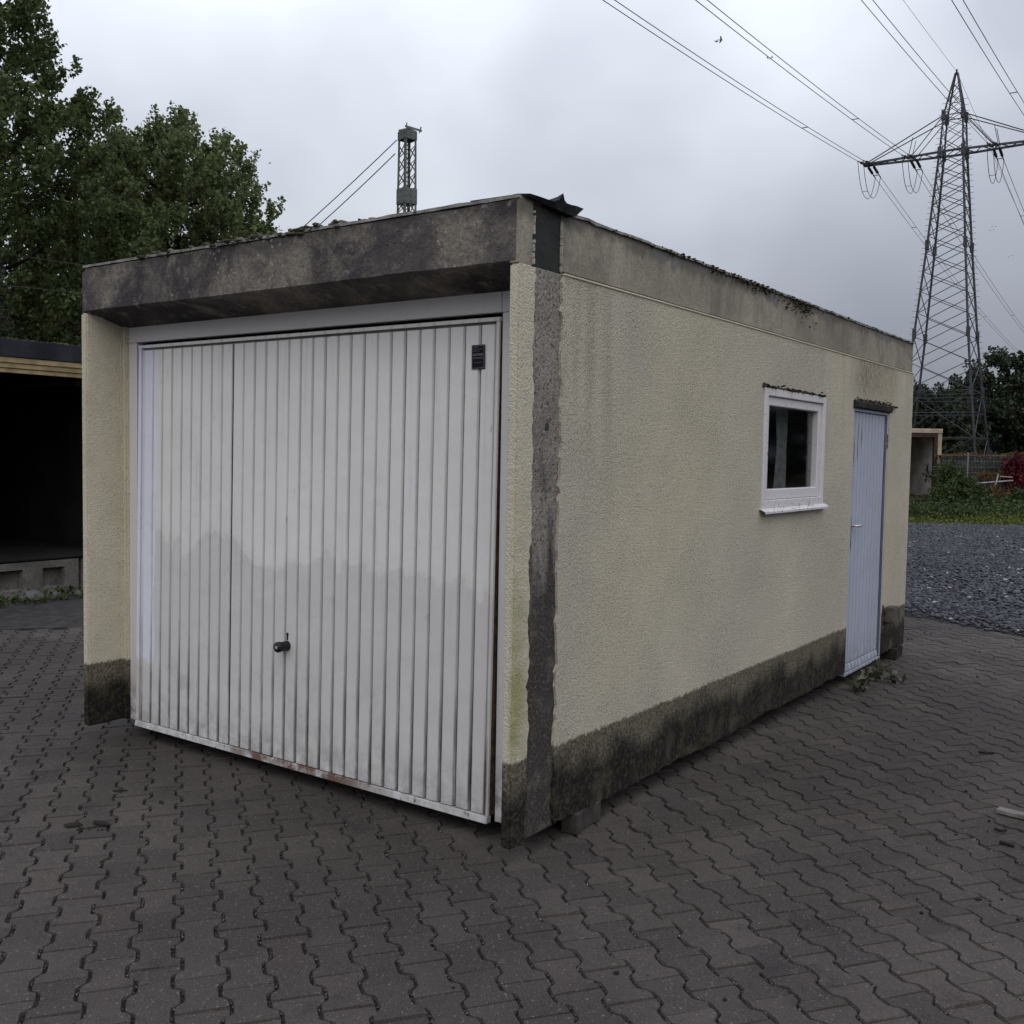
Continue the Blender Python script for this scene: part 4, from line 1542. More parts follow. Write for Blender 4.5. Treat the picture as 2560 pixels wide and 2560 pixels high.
for s in (-1, 1):
    nb = 9
    for k in range(nb):
        i0, i1 = s * (hA + (ARM - hA) * k / nb), s * (hA + (ARM - hA) * (k + 1) / nb)
        j0, j1 = np.interp(abs(i0), [0, ARM], [hA, .22]), np.interp(abs(i1), [0, ARM], [hA, .22])
        sg = 1 if k % 2 else -1
        m_.bar(pl3(i0, sg * j0, ZARM), pl3(i1, -sg * j1, ZARM), .035, 4)
    m_.box(tuple(pl3(s * ARM, 0, ZARM) - Vector((.28, .28, .09))), tuple(pl3(s * ARM, 0, ZARM) + Vector((.28, .28, .09))))
tag(m_.build('crossarm', M['steel'], PY), kind='stuff')

PSI = R(33)
nd = math.sin(PSI) * RT + math.cos(PSI) * FW            # line direction, away from the camera
ld = Vector((nd[0], nd[1], 0))
sd_ = Vector((ld.y, -ld.x, 0))
ATT = [('outer left', -6.0), ('inner left', -2.85), ('inner right', 2.85), ('outer right', 6.0)]
SPAN, SLOPE = 250.0, .098
names = {}
for nm, i in ATT:
    o_ = pl3(i, 0, ZARM)
    ends = {}
    for sgn in (-1, 1):
        m_ = MB()
        for off in (-.2, .2):
            p0 = o_ + sd_ * off + ld * sgn * .35 + Vector((0, 0, -.05))
            p1 = p0 + ld * sgn * 1.55 + Vector((0, 0, -.22))
            m_.bar(o_ + sd_ * off, p0, .03, 4)
            for k in range(9):
                c0 = p0.lerp(p1, .12 + .76 * k / 9)
                c1 = p0.lerp(p1, .12 + .76 * (k + .7) / 9)
                m_.bar(c0, c1, .105, 8)
            m_.bar(p0, p1, .03, 5)
            q = p1 + ld * sgn * .75 + Vector((0, 0, -.10))
            m_.bar(p1, q, .045, 5)
            ends[sgn, off] = q
        m_.bar(ends[sgn, -.2] - ld * sgn * .75, ends[sgn, .2] - ld * sgn * .75, .035, 4)
        tag(m_.build('insulator_string', M['insul'], PY), kind='stuff')
    m_ = MB()
    for off in (-.2, .2):
        a_, b_ = ends[-1, off], ends[1, off]
        pts = []
        for k in range(13):
            t = k / 12
            q = a_.lerp(b_, t)
            q.z -= 2.1 * (1 - abs(2 * t - 1) ** 2.6)
            pts.append(q)
        m_.tube(pts, .024, 4)
    q0 = ends[-1, -.2].lerp(ends[1, -.2], .3); q1 = ends[-1, .2].lerp(ends[1, .2], .3)
    q0.z -= 1.9; q1.z -= 1.9
    m_.bar(q0, q1, .022, 4)
    tag(m_.build('jumper_loop', M['wire'], PY), kind='stuff')
    for sgn, wh in ((-1, 'crossing overhead'), (1, 'beyond the pylon')):
        cb = thing('conductor_bundle', 'twin power cable from the %s of the pylon crossarm, %s' % (nm, wh), 'power cable', (pc[0], pc[1], 0), group='twin power cables')
        for off in (-.2, .2):
            st = ends[sgn, off]
            pts = []
            smax = 150.0 if sgn < 0 else 250.0
            for k in range(41):
                s_ = smax * (k / 40) ** 1.3
                q = st + ld * sgn * s_
                q.z += -SLOPE * s_ + SLOPE / SPAN * s_ * s_
                pts.append(q)
            MB().tube(pts, .022, 4).build('wire', M['wire'], cb)
        m_ = MB()
        for s_ in (13.5, 55, 95):
            qa = ends[sgn, -.2] + ld * sgn * s_; qb = ends[sgn, .2] + ld * sgn * s_
            dz = -SLOPE * s_ + SLOPE / SPAN * s_ * s_
            qa.z += dz; qb.z += dz
            m_.bar(qa, qb, .03, 4)
        tag(m_.build('spacer', M['wire'], cb), kind='stuff')
for sgn, wh in ((-1, 'coming over the yard to'), (1, 'leaving')):
    pts = []
    for k in range(41):
        s_ = (150 if sgn < 0 else 250) * k / 40
        q = pl3(0, 0, ZTOP + .1) + ld * sgn * s_
        q.z += -.085 * s_ + .085 / SPAN * s_ * s_
        pts.append(q)
    tag(MB().tube(pts, .014, 4).build('earth_wire', M['wire'], None, (pc[0], pc[1], 0)), 'thin single earth wire %s the pylon tip' % wh, 'wire')

# ---- short lattice railway mast behind the roof
mb_ = at(1008, 1300, 26)
RM = thing('railway_mast', 'grey green riveted lattice mast rising behind the flat roof', 'mast', (mb_[0], mb_[1], 0))
ra, rn = frame_axes(R(-38))
def ml(i, j, z):
    q = ra * i + rn * j
    return Vector((q[0], q[1], z))
RZ = at(1018, 346, 26)[2]
def mh(z):
    return float(np.interp(z, [0, RZ], [.24, .165]))
for si, sj in LEGS:
    m_ = MB()
    a_, b_ = mh(0), mh(RZ)
    # angle section: two thin plates
    for di, dj in ((.055, .012), (.012, .055)):
        vs = []
        for z, h in ((0, a_), (RZ, b_)):
            for p_, q_ in ((0, 0), (di, 0), (di, dj), (0, dj)):
                vs.append(ml(si * (h - p_), sj * (h - q_), z))
        m_.poly(vs, [(0, 1, 2, 3), (7, 6, 5, 4), (0, 1, 5, 4), (1, 2, 6, 5), (2, 3, 7, 6), (3, 0, 4, 7)])
    m_.build('leg', M['steel_green'], RM)
for f_ in range(4):
    (ia, ja), (ib, jb) = LEGS[f_], LEGS[(f_ + 1) % 4]
    m_ = MB()
    z_ = .5
    k = 0
    while z_ < RZ - .45:
        z2 = z_ + .34
        if True:
            h0, h1 = mh(z_) - .01, mh(z2) - .01
            if True:
                m_.bar(ml(ia * h0, ja * h0, z_), ml(ib * h1, jb * h1, z2), .013, 4)
                m_.bar(ml(ib * h0, jb * h0, z_), ml(ia * h1, ja * h1, z2), .013, 4)
        z_ = z2
        k += 1
    tag(m_.build('lacing', M['steel_green'], RM), kind='stuff')
zz = RZ - 3.02
for z0, z1 in ((RZ - .22, RZ - .01), (RZ - 1.80, RZ - 1.42)):
    m_ = MB()
    h = mh(z0) + .004
    for f_ in range(4):
        (ia, ja), (ib, jb) = LEGS[f_], LEGS[(f_ + 1) % 4]
        A_, B_ = ml(ia * h, ja * h, 0), ml(ib * h, jb * h, 0)
        mid = (A_ + B_) / 2
        nn_ = mid.normalized() * .008
        vs = [Vector((p_.x, p_.y, z)) + o2 for o2 in (Vector((0, 0, 0)), nn_) for p_, z in ((A_, z0), (B_, z0), (B_, z1), (A_, z1))]
        m_.poly(vs, [(0, 1, 2, 3), (7, 6, 5, 4), (0, 1, 5, 4), (1, 2, 6, 5), (2, 3, 7, 6), (3, 0, 4, 7)])
        for k in range(3):
            for t in (.12, .5, .88):
                q = A_.lerp(B_, t) + nn_
                m_.bar(Vector((q.x, q.y, z0 + (z1 - z0) * (k + .5) / 3)), Vector((q.x, q.y, z0 + (z1 - z0) * (k + .5) / 3)) + nn_ * 2, .018, 6)
    tag(m_.build('gusset_plate', M['steel_green'], RM), kind='stuff')
m_ = MB()
m_.box(tuple(ml(0, 0, RZ) - Vector((.16, .16, .0))), tuple(ml(0, 0, RZ + .03) + Vector((.16, .16, .0))))
m_.build('cap', M['steel_green'], RM)
m_ = MB()
rt3 = Vector((RT[0], RT[1], 0))
m_.bar(Vector((0, 0, RZ + .14)) - rt3 * .06, Vector((0, 0, RZ + .02)) + rt3 * .36, .03, 4)
m_.bar(Vector((0, 0, RZ + .05)) - rt3 * .02, Vector((0, 0, RZ + .22)) - rt3 * .02, .02, 4)
m_.bar(Vector((0, 0, RZ - .03)) + rt3 * .30, Vector((0, 0, RZ + .12)) + rt3 * .34, .02, 4)
tag(m_.build('head_bracket', M['steel_green'], RM), kind='stuff')
for lab, (u0, v0), (u1, v1) in (('upper', (992, 350), (735, 568)), ('lower', (988, 384), (765, 572))):
    a_ = at(u0, v0, 26)
    b_ = at(u1, v1, 27.5)
    q = a_ + (b_ - a_) * 2.6
    pts = [Vector(a_ + (q - a_) * t) - Vector((0, 0, .9 * 4 * t * (1 - t) * .25)) for t in np.linspace(0, 1, 14)]
    tag(MB().tube(pts, .016, 4).build('guy_wire', M['wire']), '%s of two wires slanting down left from the lattice mast' % lab, 'wire')
for lab, (u0, v0), (u1, v1) in (('upper', (-400, 575), (760, 742)), ('lower', (-400, 672), (760, 788))):
    a_, b_ = at(u0, v0, 25), at(u1, v1, 25)
    tag(MB().bar(a_, b_, .007, 4).build('overhead_line', M['wire']), '%s of two thin lines crossing before the left trees' % lab, 'wire')

# ================================================================== VEGETATION
def tree(name, label, base, crown, z_lo, z_hi, mat, nclus, nleaf, size, seed, trunk_r=.22, up=.5, group=None, crad=(.45, .85), lean=(0, 0)):
    """crown: list of (height fraction, radius); leaves sit in clumps at twig ends"""
    global rng
    rng = np.random.default_rng(seed)
    rd = random.Random(seed)
    T = thing(name, label, 'tree', tuple(base), group=group)
    hf = [c_[0] for c_ in crown]
    rf = [c_[1] for c_ in crown]
    cl = []
    tries = 0
    lob = [(rd.uniform(0, 6.28), rd.uniform(.7, 1.12), rd.uniform(.5, 1.1)) for _ in range(9)]
    while len(cl) < nclus and tries < nclus * 20:
        tries += 1
        t = rd.random()
        Rr = np.interp(t, hf, rf)
        if rd.random() > Rr / max(rf):
            continue
        a_ = rd.uniform(0, 2 * math.pi)
        wob = 1 + .22 * math.sin(a_ * 2 + t * 7 + seed) + .16 * math.sin(a_ * 5 - t * 13 + seed * 2)
        r_ = Rr * wob * (rd.random() ** .42)
        z = z_lo + (z_hi - z_lo) * t
        cl.append((r_ * math.cos(a_) + lean[0] * t, r_ * math.sin(a_) + lean[1] * t, z, rd.uniform(*crad) * (.6 + .5 * min(1, Rr / max(rf) + .2))))
    C = np.array(cl)
    # hollow gaps through the crown
    gaps = np.array([[rd.uniform(-1, 1) * max(rf), rd.uniform(-1, 1) * max(rf), rd.uniform(z_lo, z_hi), rd.uniform(.35, .8)] for _ in range(26)])
    keep = np.ones(len(C), bool)
    for g_ in gaps:
        keep &= np.linalg.norm(C[:, :3] - g_[:3], axis=1) > g_[3] * .9
    C = C[keep]
    P = []
    mr_ = np.mean(C[:, 3])
    for x, y, z, r_ in C:
        o_ = np.array([x, y, 0]) / (math.hypot(x, y) + .5)
        nt_ = 5
        for k in range(nt_):
            # each clump is a handful of upright shoots densely set with leaves
            d_ = rng.normal(size=3)
            d_ /= np.linalg.norm(d_)
            d_[2] = abs(d_[2]) * .8
            q0 = d_ * r_ * .55 + o_ * r_ * .25
            ax_ = d_ * .5 + o_ * .5 + np.array([0, 0, .9])
            ax_ /= np.linalg.norm(ax_)
            n__ = max(5, int(nleaf / nt_ * (r_ / mr_) ** 2 * rd.uniform(.6, 1.4)))
            ln = r_ * rd.uniform(.7, 1.15)
            t_ = rng.random(n__)
            wdt = r_ * .36 * (1 - .75 * np.abs(t_ - .35))[:, None]
            s_ = rng.normal(size=(n__, 3))
            s_ /= np.linalg.norm(s_, axis=1)[:, None]
            P.append(np.array([x, y, z]) + q0 + (t_[:, None] - .4) * ln * ax_ + s_ * wdt * rng.random(n__)[:, None] ** .5)
    P = np.concatenate(P)
    V, F = leaves(P, size, up, .8)
    link('crown', npmesh('crown', V, F, mat), T)
    tk = MB()
    ht = z_lo + (z_hi - z_lo) * .86
    tp = [(lean[0] * t * .8 + .12 * math.sin(t * 5 + seed), lean[1] * t * .8 + .12 * math.cos(t * 4 + seed), ht * t) for t in np.linspace(0, 1, 12)]
    tp[0] = (0, 0, -.06)
    tk.tube(tp, [trunk_r * (1.25 if k == 0 else 1) * (1 - .9 * k / 11) + .015 for k in range(12)], 8)
    for x, y, z, r_ in C[:: max(1, len(C) // 70)]:
        t0 = max(.12, min(.9, (z - .45 * math.hypot(x, y) - .3) / ht))
        k = t0 * 11
        i0 = int(k)
        s_ = Vector(tp[i0]).lerp(Vector(tp[min(11, i0 + 1)]), k - i0)
        e_ = Vector((x, y, z))
        mid = s_.lerp(e_, .5) + Vector((0, 0, -.08 * (e_ - s_).length))
        tk.tube([s_, mid, e_], [.02 + trunk_r * .22, .012 + trunk_r * .10, .008], 5)
    tk.build('trunk', M['bark'], T, smooth=True)
    return T

def ground_at(u_, D_):
    q = gp(D_, (u_ - 1280) / FPX * D_)
    return (q[0], q[1], -.05)

tree('plane_tree', 'tallest dark green tree cut off by the left edge of the picture', ground_at(-90, 28),
     [(0, 2.6), (.2, 3.7), (.42, 4.2), (.62, 3.4), (.78, 2.35), (.9, 1.5), (1, .5)], 2.2, 16.2, M['leaf_plane'], 520, 230, .125, 11, .28, .35, crad=(.42, .8))
tree('plane_tree', 'rounded mid green tree right of the tallest tree behind the garage roof', ground_at(432, 36),
     [(0, 2.4), (.25, 3.6), (.5, 3.9), (.7, 3.6), (.87, 2.7), (.97, 1.6), (1, .8)], 2.5, 13.0, M['leaf_plane2'], 500, 240, .13, 23, .25, .35, crad=(.42, .8))
tree('plane_tree', 'darker tree filling the gap between the two big left trees', ground_at(190, 42),
     [(0, 3.0), (.3, 4.3), (.6, 3.9), (.85, 2.4), (1, .8)], 2.0, 11.2, M['leaf_plane'], 320, 170, .16, 31, .25, .35, crad=(.55, .95))
tree('plane_tree', 'tree partly hidden behind the open garage on the far left', ground_at(-420, 36),
     [(0, 3.0), (.3, 4.3), (.6, 3.9), (.85, 2.4), (1, .8)], 2.0, 13.0, M['leaf_plane'], 300, 100, .17, 37, .25, .35, crad=(.55, .95))
# drooping conifer just inside the left edge
cp = ground_at(-62, 22)
CT = thing('drooping_conifer', 'grey green drooping conifer boughs at the left edge, before the tallest tree', 'tree', cp)
rng = np.random.default_rng(5)
P = []
tk = MB()
tk.tube([(0, 0, 0), (.05, 0, 3), (0, .05, 6), (0, 0, 7.4)], [.16, .12, .06, .01], 8)
for k in range(70):
    z = 1.5 + 5.8 * (k / 70)
    a_ = k * 2.4
    ln = 1.15 * (1 - (z - 1.5) / 6.6) + .25
    e_ = Vector((ln * math.cos(a_), ln * math.sin(a_), z - .35 * ln))
    tk.tube([(0, 0, z), tuple(Vector((0, 0, z)).lerp(e_, .6) + Vector((0, 0, .12))), tuple(e_)], [.02, .012, .005], 4)
    for _ in range(150):
        t = rng.random() ** .6
        q = np.array([e_.x * t, e_.y * t, z + (e_.z - z) * t]) + rng.normal(0, .05, 3)
        q[2] -= abs(rng.normal(0, .22)) * t
        P.append(q)
V, F = leaves(P, .085, 0, .22)
link('crown', npmesh('crown', V, F, M['leaf_conifer']), CT)
tk.build('trunk', M['bark'], CT)

# trees behind the pylon
for i, (u_, D_, zh, rr, lab, nc) in enumerate((
        (2515, 88, 10.9, 4.7, 'broad dark tree behind the right side of the pylon base', 300),
        (2300, 84, 7.6, 4.2, 'lower dark tree behind the left leg of the pylon', 260),
        (2410, 95, 8.9, 4.4, 'dark tree seen through the middle of the pylon base', 260),
        (2630, 86, 10.6, 5.0, 'dark tree cut by the right edge of the picture beyond the fence', 240),
        (2170, 92, 7.4, 4.6, 'dark tree mostly hidden behind the far end of the garage', 160))):
    tree('broad_tree', lab, ground_at(u_, D_), [(0, rr * .9), (.25, rr), (.55, rr * .95), (.8, rr * .7), (1, rr * .3)], .6, zh, M['leaf_far'], nc, 80, .30, 50 + i, .25, .6,
         group='trees beyond the fence', crad=(.8, 1.3))
for i in range(9):  # unseen trees, added so that the window pane reflects something dark
    an = R(31 + 5.5 * i)
    D0 = 78 + 8 * math.sin(i * 2.1)
    q = gp(D0 * math.cos(an), D0 * math.sin(an))
    tree('broad_tree', 'unseen dark tree added far to the right to darken the window reflection', (q[0], q[1], -.05), [(0, 4.4), (.3, 5.2), (.6, 4.8), (.85, 3), (1, 1)], .2, 9.5 + i % 3, M['leaf_far'], 110, 60, .45, 80 + i, .25, .6,
         group='unseen trees added for the window reflection', crad=(.9, 1.5))

# hedge, bushes, weeds at the far edge of the gravel
def clump(name, label, cat, centers, mat, n, size, up=.5, kind=None, group=None, stems=True):
    P = []
    base = np.mean([c_[:2] for c_ in centers], axis=0)
    for cx, cy, cz, rx, rz in centers:
        d_ = rng.normal(size=(n, 3))
        d_ /= np.linalg.norm(d_, axis=1)[:, None]
        rr = rng.random(n)[:, None] ** .4
        q = d_ * rr * np.array([rx, rx, rz]) * (1 + .25 * np.sin(d_[:, :1] * 7 + cx))
        q += (cx - base[0], cy - base[1], cz)
        P.append(q[q[:, 2] > 0])
    V, F = leaves(np.concatenate(P), size, up, .65)
    if stems:
        T = thing(name, label, cat, (base[0], base[1], 0), group=group)
        link('foliage', npmesh('foliage', V, F, mat), T)
        m_ = MB()
        for cx, cy, cz, rx, rz in centers:
            for k in range(4):
                m_.tube([(cx - base[0] + .1 * k - .2, cy - base[1], -.04), (cx - base[0] + random.uniform(-rx, rx) * .6, cy - base[1] + random.uniform(-rx, rx) * .6, cz + rz * .5)], [.018, .006], 4)
        tag(m_.build('stem', M['bark'], T), kind='stuff')
        return T
    o = link(name, npmesh(name, V, F, mat), None, (base[0], base[1], 0))
    return tag(o, label, cat, group, kind)

def cc(u_, v_, D_, rx, rz):
    q = at(u_, v_, D_)
    return (q[0], q[1], max(q[2], .05), rx, rz)

clump('green_bush', 'dark green bush climbing the corner of the distant garage shell', 'bush',
      [cc(2372, 1190, 33.5, .45, .45), (cc(2395, 1215, 33, .55, .5)), cc(2378, 1240, 32.5, .65, .5), cc(2420, 1235, 33, .6, .45), cc(2440, 1262, 32, .6, .35)], M['leaf_bush'], 1500, .10)
clump('green_bush', 'low leafy bush at the right under the red shrub', 'bush',
      [cc(2550, 1255, 32, .5, .4), cc(2520, 1268, 31.5, .5, .3), cc(2590, 1245, 32, .6, .5), cc(2480, 1275, 31.5, .4, .25)], M['leaf_bush'], 1100, .10)
clump('red_shrub', 'deep red creeper shrub at the right edge over the fence', 'shrub',
      [cc(2545, 1165, 34.2, .42, .42), cc(2570, 1190, 34, .6, .55), cc(2535, 1200, 34, .32, .35), cc(2620, 1180, 34.2, .7, .6), cc(2538, 1222, 33.8, .28, .25)], M['leaf_red'], 1500, .10)
clump('rusty_brush', 'thin rust coloured brushwood round the broken railing', 'brush',
      [cc(2465, 1190, 34.4, .35, .16), cc(2490, 1235, 33, .5, .28), cc(2455, 1240, 33.2, .3, .25), cc(2530, 1240, 32.6, .3, .22), cc(2505, 1186, 34.4, .3, .14)], M['leaf_rust'], 260, .075)
clump('autumn_hedge', 'yellow and orange leaves spilling over the top of the mesh fence', 'hedge',
      [cc(u_, 1139 - 3 * math.sin(u_ * .05), 35.6, .22, .075) for u_ in range(2352, 2640, 11)], M['leaf_rust'], 70, .085, stems=True)
clump('fence_ivy', 'green growth behind the mesh fence', 'bush',
      [cc(u_, 1178 + 8 * math.sin(u_), 36.6, .55, .42) for u_ in range(2350, 2660, 26)], M['leaf_bush'], 420, .11)
# weeds in front
P = []
for _ in range(9000):
    D_ = 26.2 + 2.6 * rng.random() ** 1.5 + rng.normal(0, .2)
    l_ = rng.uniform((2150 - 1280) / FPX, (2760 - 1280) / FPX) * D_
    q = gp(D_, l_)
    h_ = (.06 + .05 * (D_ - 26.2)) * (.7 + .6 * math.sin(l_ * 2.1) * math.sin(D_ * 1.7 + l_))
    P.append((q[0], q[1], abs(rng.normal(0, 1)) * max(.04, h_) + .01))
V, F = leaves(P, .075, .8)
tag(link('weeds', npmesh('weeds', V, F, M['leaf_weed'])), 'yellow green weeds along the far edge of the gravel', 'weeds', None, 'stuff')
P = []
for _ in range(16000):
    D_ = rng.uniform(27.8, 34.5)
    l_ = rng.uniform((2150 - 1280) / FPX, (2760 - 1280) / FPX) * D_
    q = gp(D_, l_)
    P.append((q[0], q[1], abs(rng.normal(0, .22)) + .02))
V, F = leaves(P, .10, .6)
tag(link('ground_cover', npmesh('ground_cover', V, F, M['leaf_bush'])), 'dark green ground cover before the mesh fence', 'ground cover', None, 'stuff')

# ---- mesh fence
fb = gp(35.0, (2415 - 1280) / FPX * 35.0)
FN = thing('mesh_fence', 'grey double-wire mesh fence behind the bushes and red shrub', 'fence', (fb[0], fb[1], 0), (0, 0, yaw))
for xo in (0, 2.5, 5.0):
    MB().box((xo - .03, -.03, 0), (xo + .03, .03, 1.96)).build('post', M['galv'], FN, bevel=.006)
for xo in (-.95, 0, 2.5):
    m_ = MB()
    ln_ = .95 if xo < 0 else 2.5
    for k in range(int((ln_ - .05) / .05)):
        m_.box((xo + .06 + k * .05 - .003, -.044, .06), (xo + .06 + k * .05 + .003, -.038, 1.92))
    for k in range(10):
        z_ = .08 + k * .2
        m_.box((xo + .035, -.052, z_ - .004), (xo + ln_ - .035, -.045, z_ + .004))
        m_.box((xo + .035, -.037, z_ - .004), (xo + ln_ - .035, -.030, z_ + .004))
    tag(m_.build('mesh_panel', M['galv'], FN), kind='stuff')

# ---- broken railing lying in the brush
rp = at(2490, 1207, 33.4)
RL = thing('broken_railing', 'pale broken railing leaning in the rusty brush', 'railing', (rp[0], rp[1], rp[2]), (0, 0, yaw))
MB().bar((-.62, 0, -.02), (.55, 0, .09), .028, 4).build('rail', M['wood_old'], RL)
MB().bar((-.05, -.04, -.12), (.05, -.04, .30), .024, 4).build('post', M['wood_old'], RL)
MB().bar((.10, -.03, .215), (.52, -.03, .195), .020, 4).build('rail', M['wood_old'], RL)
for k in range(9):
    x = -.42 + .11 * k
    MB().bar((x, 0, .02 + .04 * k / 9 - .06), (x + .04, .0, -.30 + .02 * k), .016, 4).build('picket', M['wood_dark'], RL)
MB().bar((-.5, .06, -.31), (.6, .06, -.20), .02, 4).build('rail', M['wood_dark'], RL)
for sx in (-.45, .48):
    MB().bar((sx, .05, -rp[2]), (sx, .04, -.05), .025, 4).build('leg', M['wood_dark'], RL)

# ================================================================== SMALL THINGS ON THE GROUND
def on_ground(u_, v_, z=0.0):
    r_ = CM @ np.array([(u_ - 1280) / FPX, -(v_ - 1280) / FPX, -1.0])
    return CAMP + (z - CAMP[2]) / r_[2] * r_

# leafy branch by the side door
q = on_ground(2150, 1712)
BR = thing('leafy_branch', 'broken leafy branch lying on the pavers below the blue door', 'branch', (q[0] + .06, q[1], 0))
m_ = MB()
P = []
rng = np.random.default_rng(77)
for k in range(9):
    a_ = rng.uniform(-.5, 3.0)
    ln = rng.uniform(.15, .38)
    s_ = np.array([rng.uniform(-.10, .08), rng.uniform(-.35, .25), .01])
    e_ = s_ + np.array([math.sin(a_) * ln * .5, math.cos(a_) * ln, rng.uniform(.02, .16)])
    m_.tube([tuple(s_), tuple((s_ + e_) / 2 + (0, 0, .03)), tuple(e_)], [.005, .004, .002], 4)
    for _ in range(9):
        t = rng.random()
        P.append(s_ + (e_ - s_) * t + rng.normal(0, .025, 3) + (0, 0, .02))
tag(m_.build('twig', M['twig'], BR), kind='stuff')
P = np.array(P); P[:, 2] = np.maximum(P[:, 2], .012)
V, F = leaves(P, .075, .7, .5)
link('foliage', npmesh('foliage', V, F, M['leaf_fallen']), BR)

# grey board at the right edge
q = on_ground(2535, 2044)
bd_ = MB().box((-.35, -.025, 0), (.35, .025, .022)).build('loose_board', plain('board_wood', (0.20, 0.19, 0.175), .85, .2, .3, 12), None, (q[0] + .27, q[1] - .02, .002), (0, 0, R(-8)), bevel=.003)
tag(bd_, 'pale grey wooden board lying on the pavers at the right edge', 'board')
q = on_ground(2308, 1364)
tag(MB().box((-.13, -.09, 0), (.13, .09, .02)).build('flat_slab', M['paver_block'], None, (q[0], q[1], .05), (R(4), 0, .9), bevel=.008), 'pale flat slab lying on the dark gravel near the garage corner', 'slab')

# clods, bark and sticks
def clod(label, u_, v_, sx, sy, sz, rot, group=None, sub=1):
    q = on_ground(u_, v_)
    V, F = blobs([(0, 0, 0)], [[sx, sy, sz]], .38, 2)
    o = link('dirt_clod', npmesh('dirt_clod', V, F, M['dirt_clod']), None, (q[0], q[1], sz * .55), (0, 0, rot))
    tag(o, label, 'clod', group)
clod('largest black bark piece on the pavers before the left pillar', 257, 2063, .050, .017, .012, R(70))
clod('second black bark piece left of the largest one', 182, 2066, .036, .014, .010, R(10))
clod('small black bark piece right above the largest one', 300, 1980, .030, .010, .008, R(70))
clod('small black bark piece between the left pillar and ribbed door foot', 404, 2008, .024, .009, .007, R(75))
for i in range(16):
    u_ = 195 + i * 4 + random.uniform(-2, 2)
    clod('crumb of black bark beside the largest bark pieces', u_, 2070 + random.uniform(-3, 8), random.uniform(.003, .008), random.uniform(.003, .006), .004, 0, 'bark crumbs')
spots = [(2250, 2031), (2405, 2054), (2411, 2053), (2293, 2249), (2303, 2283), (2504, 2249), (2415, 1979), (2473, 2053), (2120, 1985), (1610, 2123), (1488, 2457), (1541, 2434), (1870, 1998),
         (2444, 2250), (2450, 2249), (2545, 2300), (1133, 2470), (1106, 2148), (759, 2232), (955, 2095), (2390, 2088), (2420, 2089), (1812, 2500), (2147, 1747), (1770, 2088)]
for u_, v_ in spots:
    s_ = random.uniform(.004, .009)
    clod('small dark crumb of dirt on the pavers', u_, v_, s_, s_ * .8, s_ * .6, random.uniform(0, 3), 'dirt crumbs on the paving')
far_spots = [(2300, 1576), (2311, 1583), (2327, 1585), (2263, 1598), (2270, 1600), (2280, 1600), (2408, 1604), (2415, 1605), (2449, 1630), (2484, 1646), (2553, 1647), (2530, 1617), (2443, 1693), (2376, 1573)]
for u_, v_ in far_spots:
    s_ = random.uniform(.006, .014)
    clod('dark clod on the paving near the gravel edge', u_, v_, s_, s_ * .8, s_ * .6, random.uniform(0, 3), 'clods near the gravel')
def stick(label, pts, r):
    P_ = [on_ground(*p_) for p_ in pts]
    o0 = P_[0]
    m_ = MB().tube([(p_[0] - o0[0], p_[1] - o0[1], r + .003 * (k % 2)) for k, p_ in enumerate(P_)], r, 5)
    tag(m_.build('stick', M['twig'], None, (o0[0], o0[1], 0)), label, 'stick')
stick('longest dark stick lying on the pavers right of the garage', [(2447, 1882), (2463, 1886), (2484, 1885)], .006)
stick('curved dark stick near the grey board', [(2487, 2075), (2500, 2082), (2515, 2078)], .006)
stick('thick dark stick below the grey board in a paver joint', [(2500, 2110), (2512, 2114), (2535, 2120)], .008)

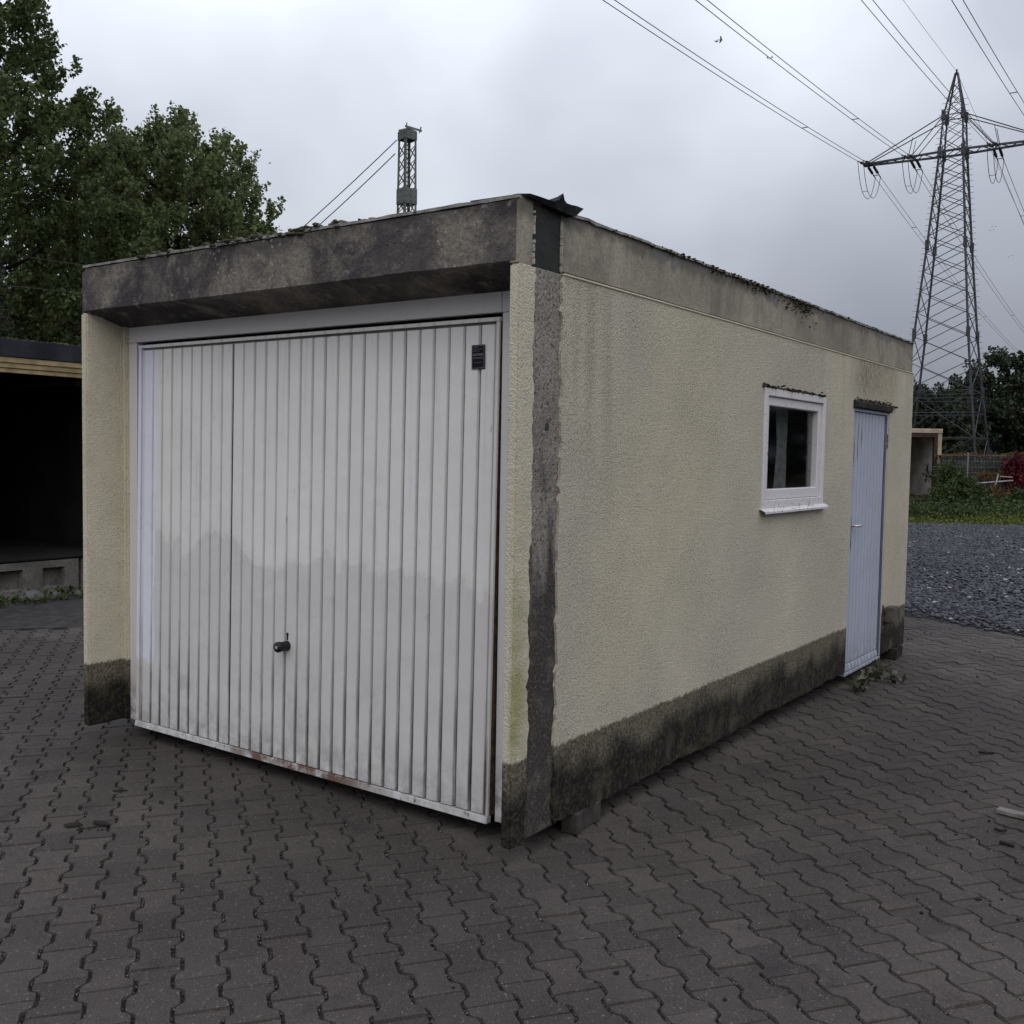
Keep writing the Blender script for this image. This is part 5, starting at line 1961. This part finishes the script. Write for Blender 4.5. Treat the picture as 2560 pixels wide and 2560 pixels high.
# ================================================================== BIRDS
def bird(label, u_, v_, D_, span, yaw_, roll_, flap, group=None):
    p_ = at(u_, v_, D_)
    s = span / 2
    m_ = MB()
    body = [(-.34, .0, 0), (-.2, .055, .0), (.05, .085, .0), (.22, .06, .01), (.30, .03, .02), (.36, .0, .02)]
    pts = [(x * span, 0, z * span) for x, _, z in body]
    m_.tube(pts, [.012 * span] + [b_[1] * span for b_ in body[1:-1]] + [.006 * span], 6)
    for sg in (-1, 1):
        z1 = flap * s * .5
        w_ = [(.16, .04, .02), (-.10, .04, .02), (-.10, .52, z1 / span + .02), (.14, .50, z1 / span + .03), (-.16, 1.0, z1 * .9 / span), (.0, .98, z1 * .9 / span)]
        vs = [(x * span, sg * y * s, z * span) for x, y, z in w_]
        vs += [(x, y, z - .012 * span) for x, y, z in vs]
        m_.poly(vs, [(0, 1, 2, 3), (3, 2, 4, 5), (9, 8, 7, 6), (11, 10, 8, 9), (1, 7, 8, 2), (0, 3, 9, 6), (2, 8, 10, 4), (3, 5, 11, 9), (4, 10, 11, 5), (0, 6, 7, 1)])
    m_.poly([(-.32 * span, -.05 * span, 0), (-.32 * span, .05 * span, 0), (-.50 * span, .08 * span, 0), (-.50 * span, -.08 * span, 0),
             (-.32 * span, -.05 * span, -.01), (-.32 * span, .05 * span, -.01), (-.50 * span, .08 * span, -.01), (-.50 * span, -.08 * span, -.01)],
            [(0, 1, 2, 3), (7, 6, 5, 4), (0, 4, 5, 1), (2, 6, 7, 3), (1, 5, 6, 2), (3, 7, 4, 0)])
    tag(m_.build('bird', M['bird'], None, tuple(p_), (roll_, 0, yaw_)), label, 'bird', group)
bird('left bird of the nearest pair flying high above the garage', 1791, 104, 70, .42, 1.0, .5, .5)
bird('right bird of the nearest pair, wings raised, high above the garage', 1802, 100, 70, .46, .6, -.9, .9)
bird('dark bird flying right on the twin power cables', 1919, 145, 70, .44, 1.6, .9, .4)
bird('fainter bird just right of the one on the power cables', 1930, 144, 95, .36, 1.2, -.8, .6)
bird('single bird right of the rounded left tree', 675, 408, 90, .42, .3, .2, .4)
bird('single tiny bird left of the pylon leg', 2300, 586, 200, .4, .2, .2, .3)
for u_, v_ in ((2480, 567), (2489, 566), (2475, 576), (2484, 574)):
    bird('one of four tiny birds in a cluster right of the pylon', u_, v_, 200, .45, .4, .3, .4, 'four birds right of the pylon')
for u_, v_ in ((2522, 642), (2531, 639)):
    bird('one of two tiny birds below the cluster right of the pylon', u_, v_, 200, .45, .4, .3, .4, 'two birds right of the pylon')
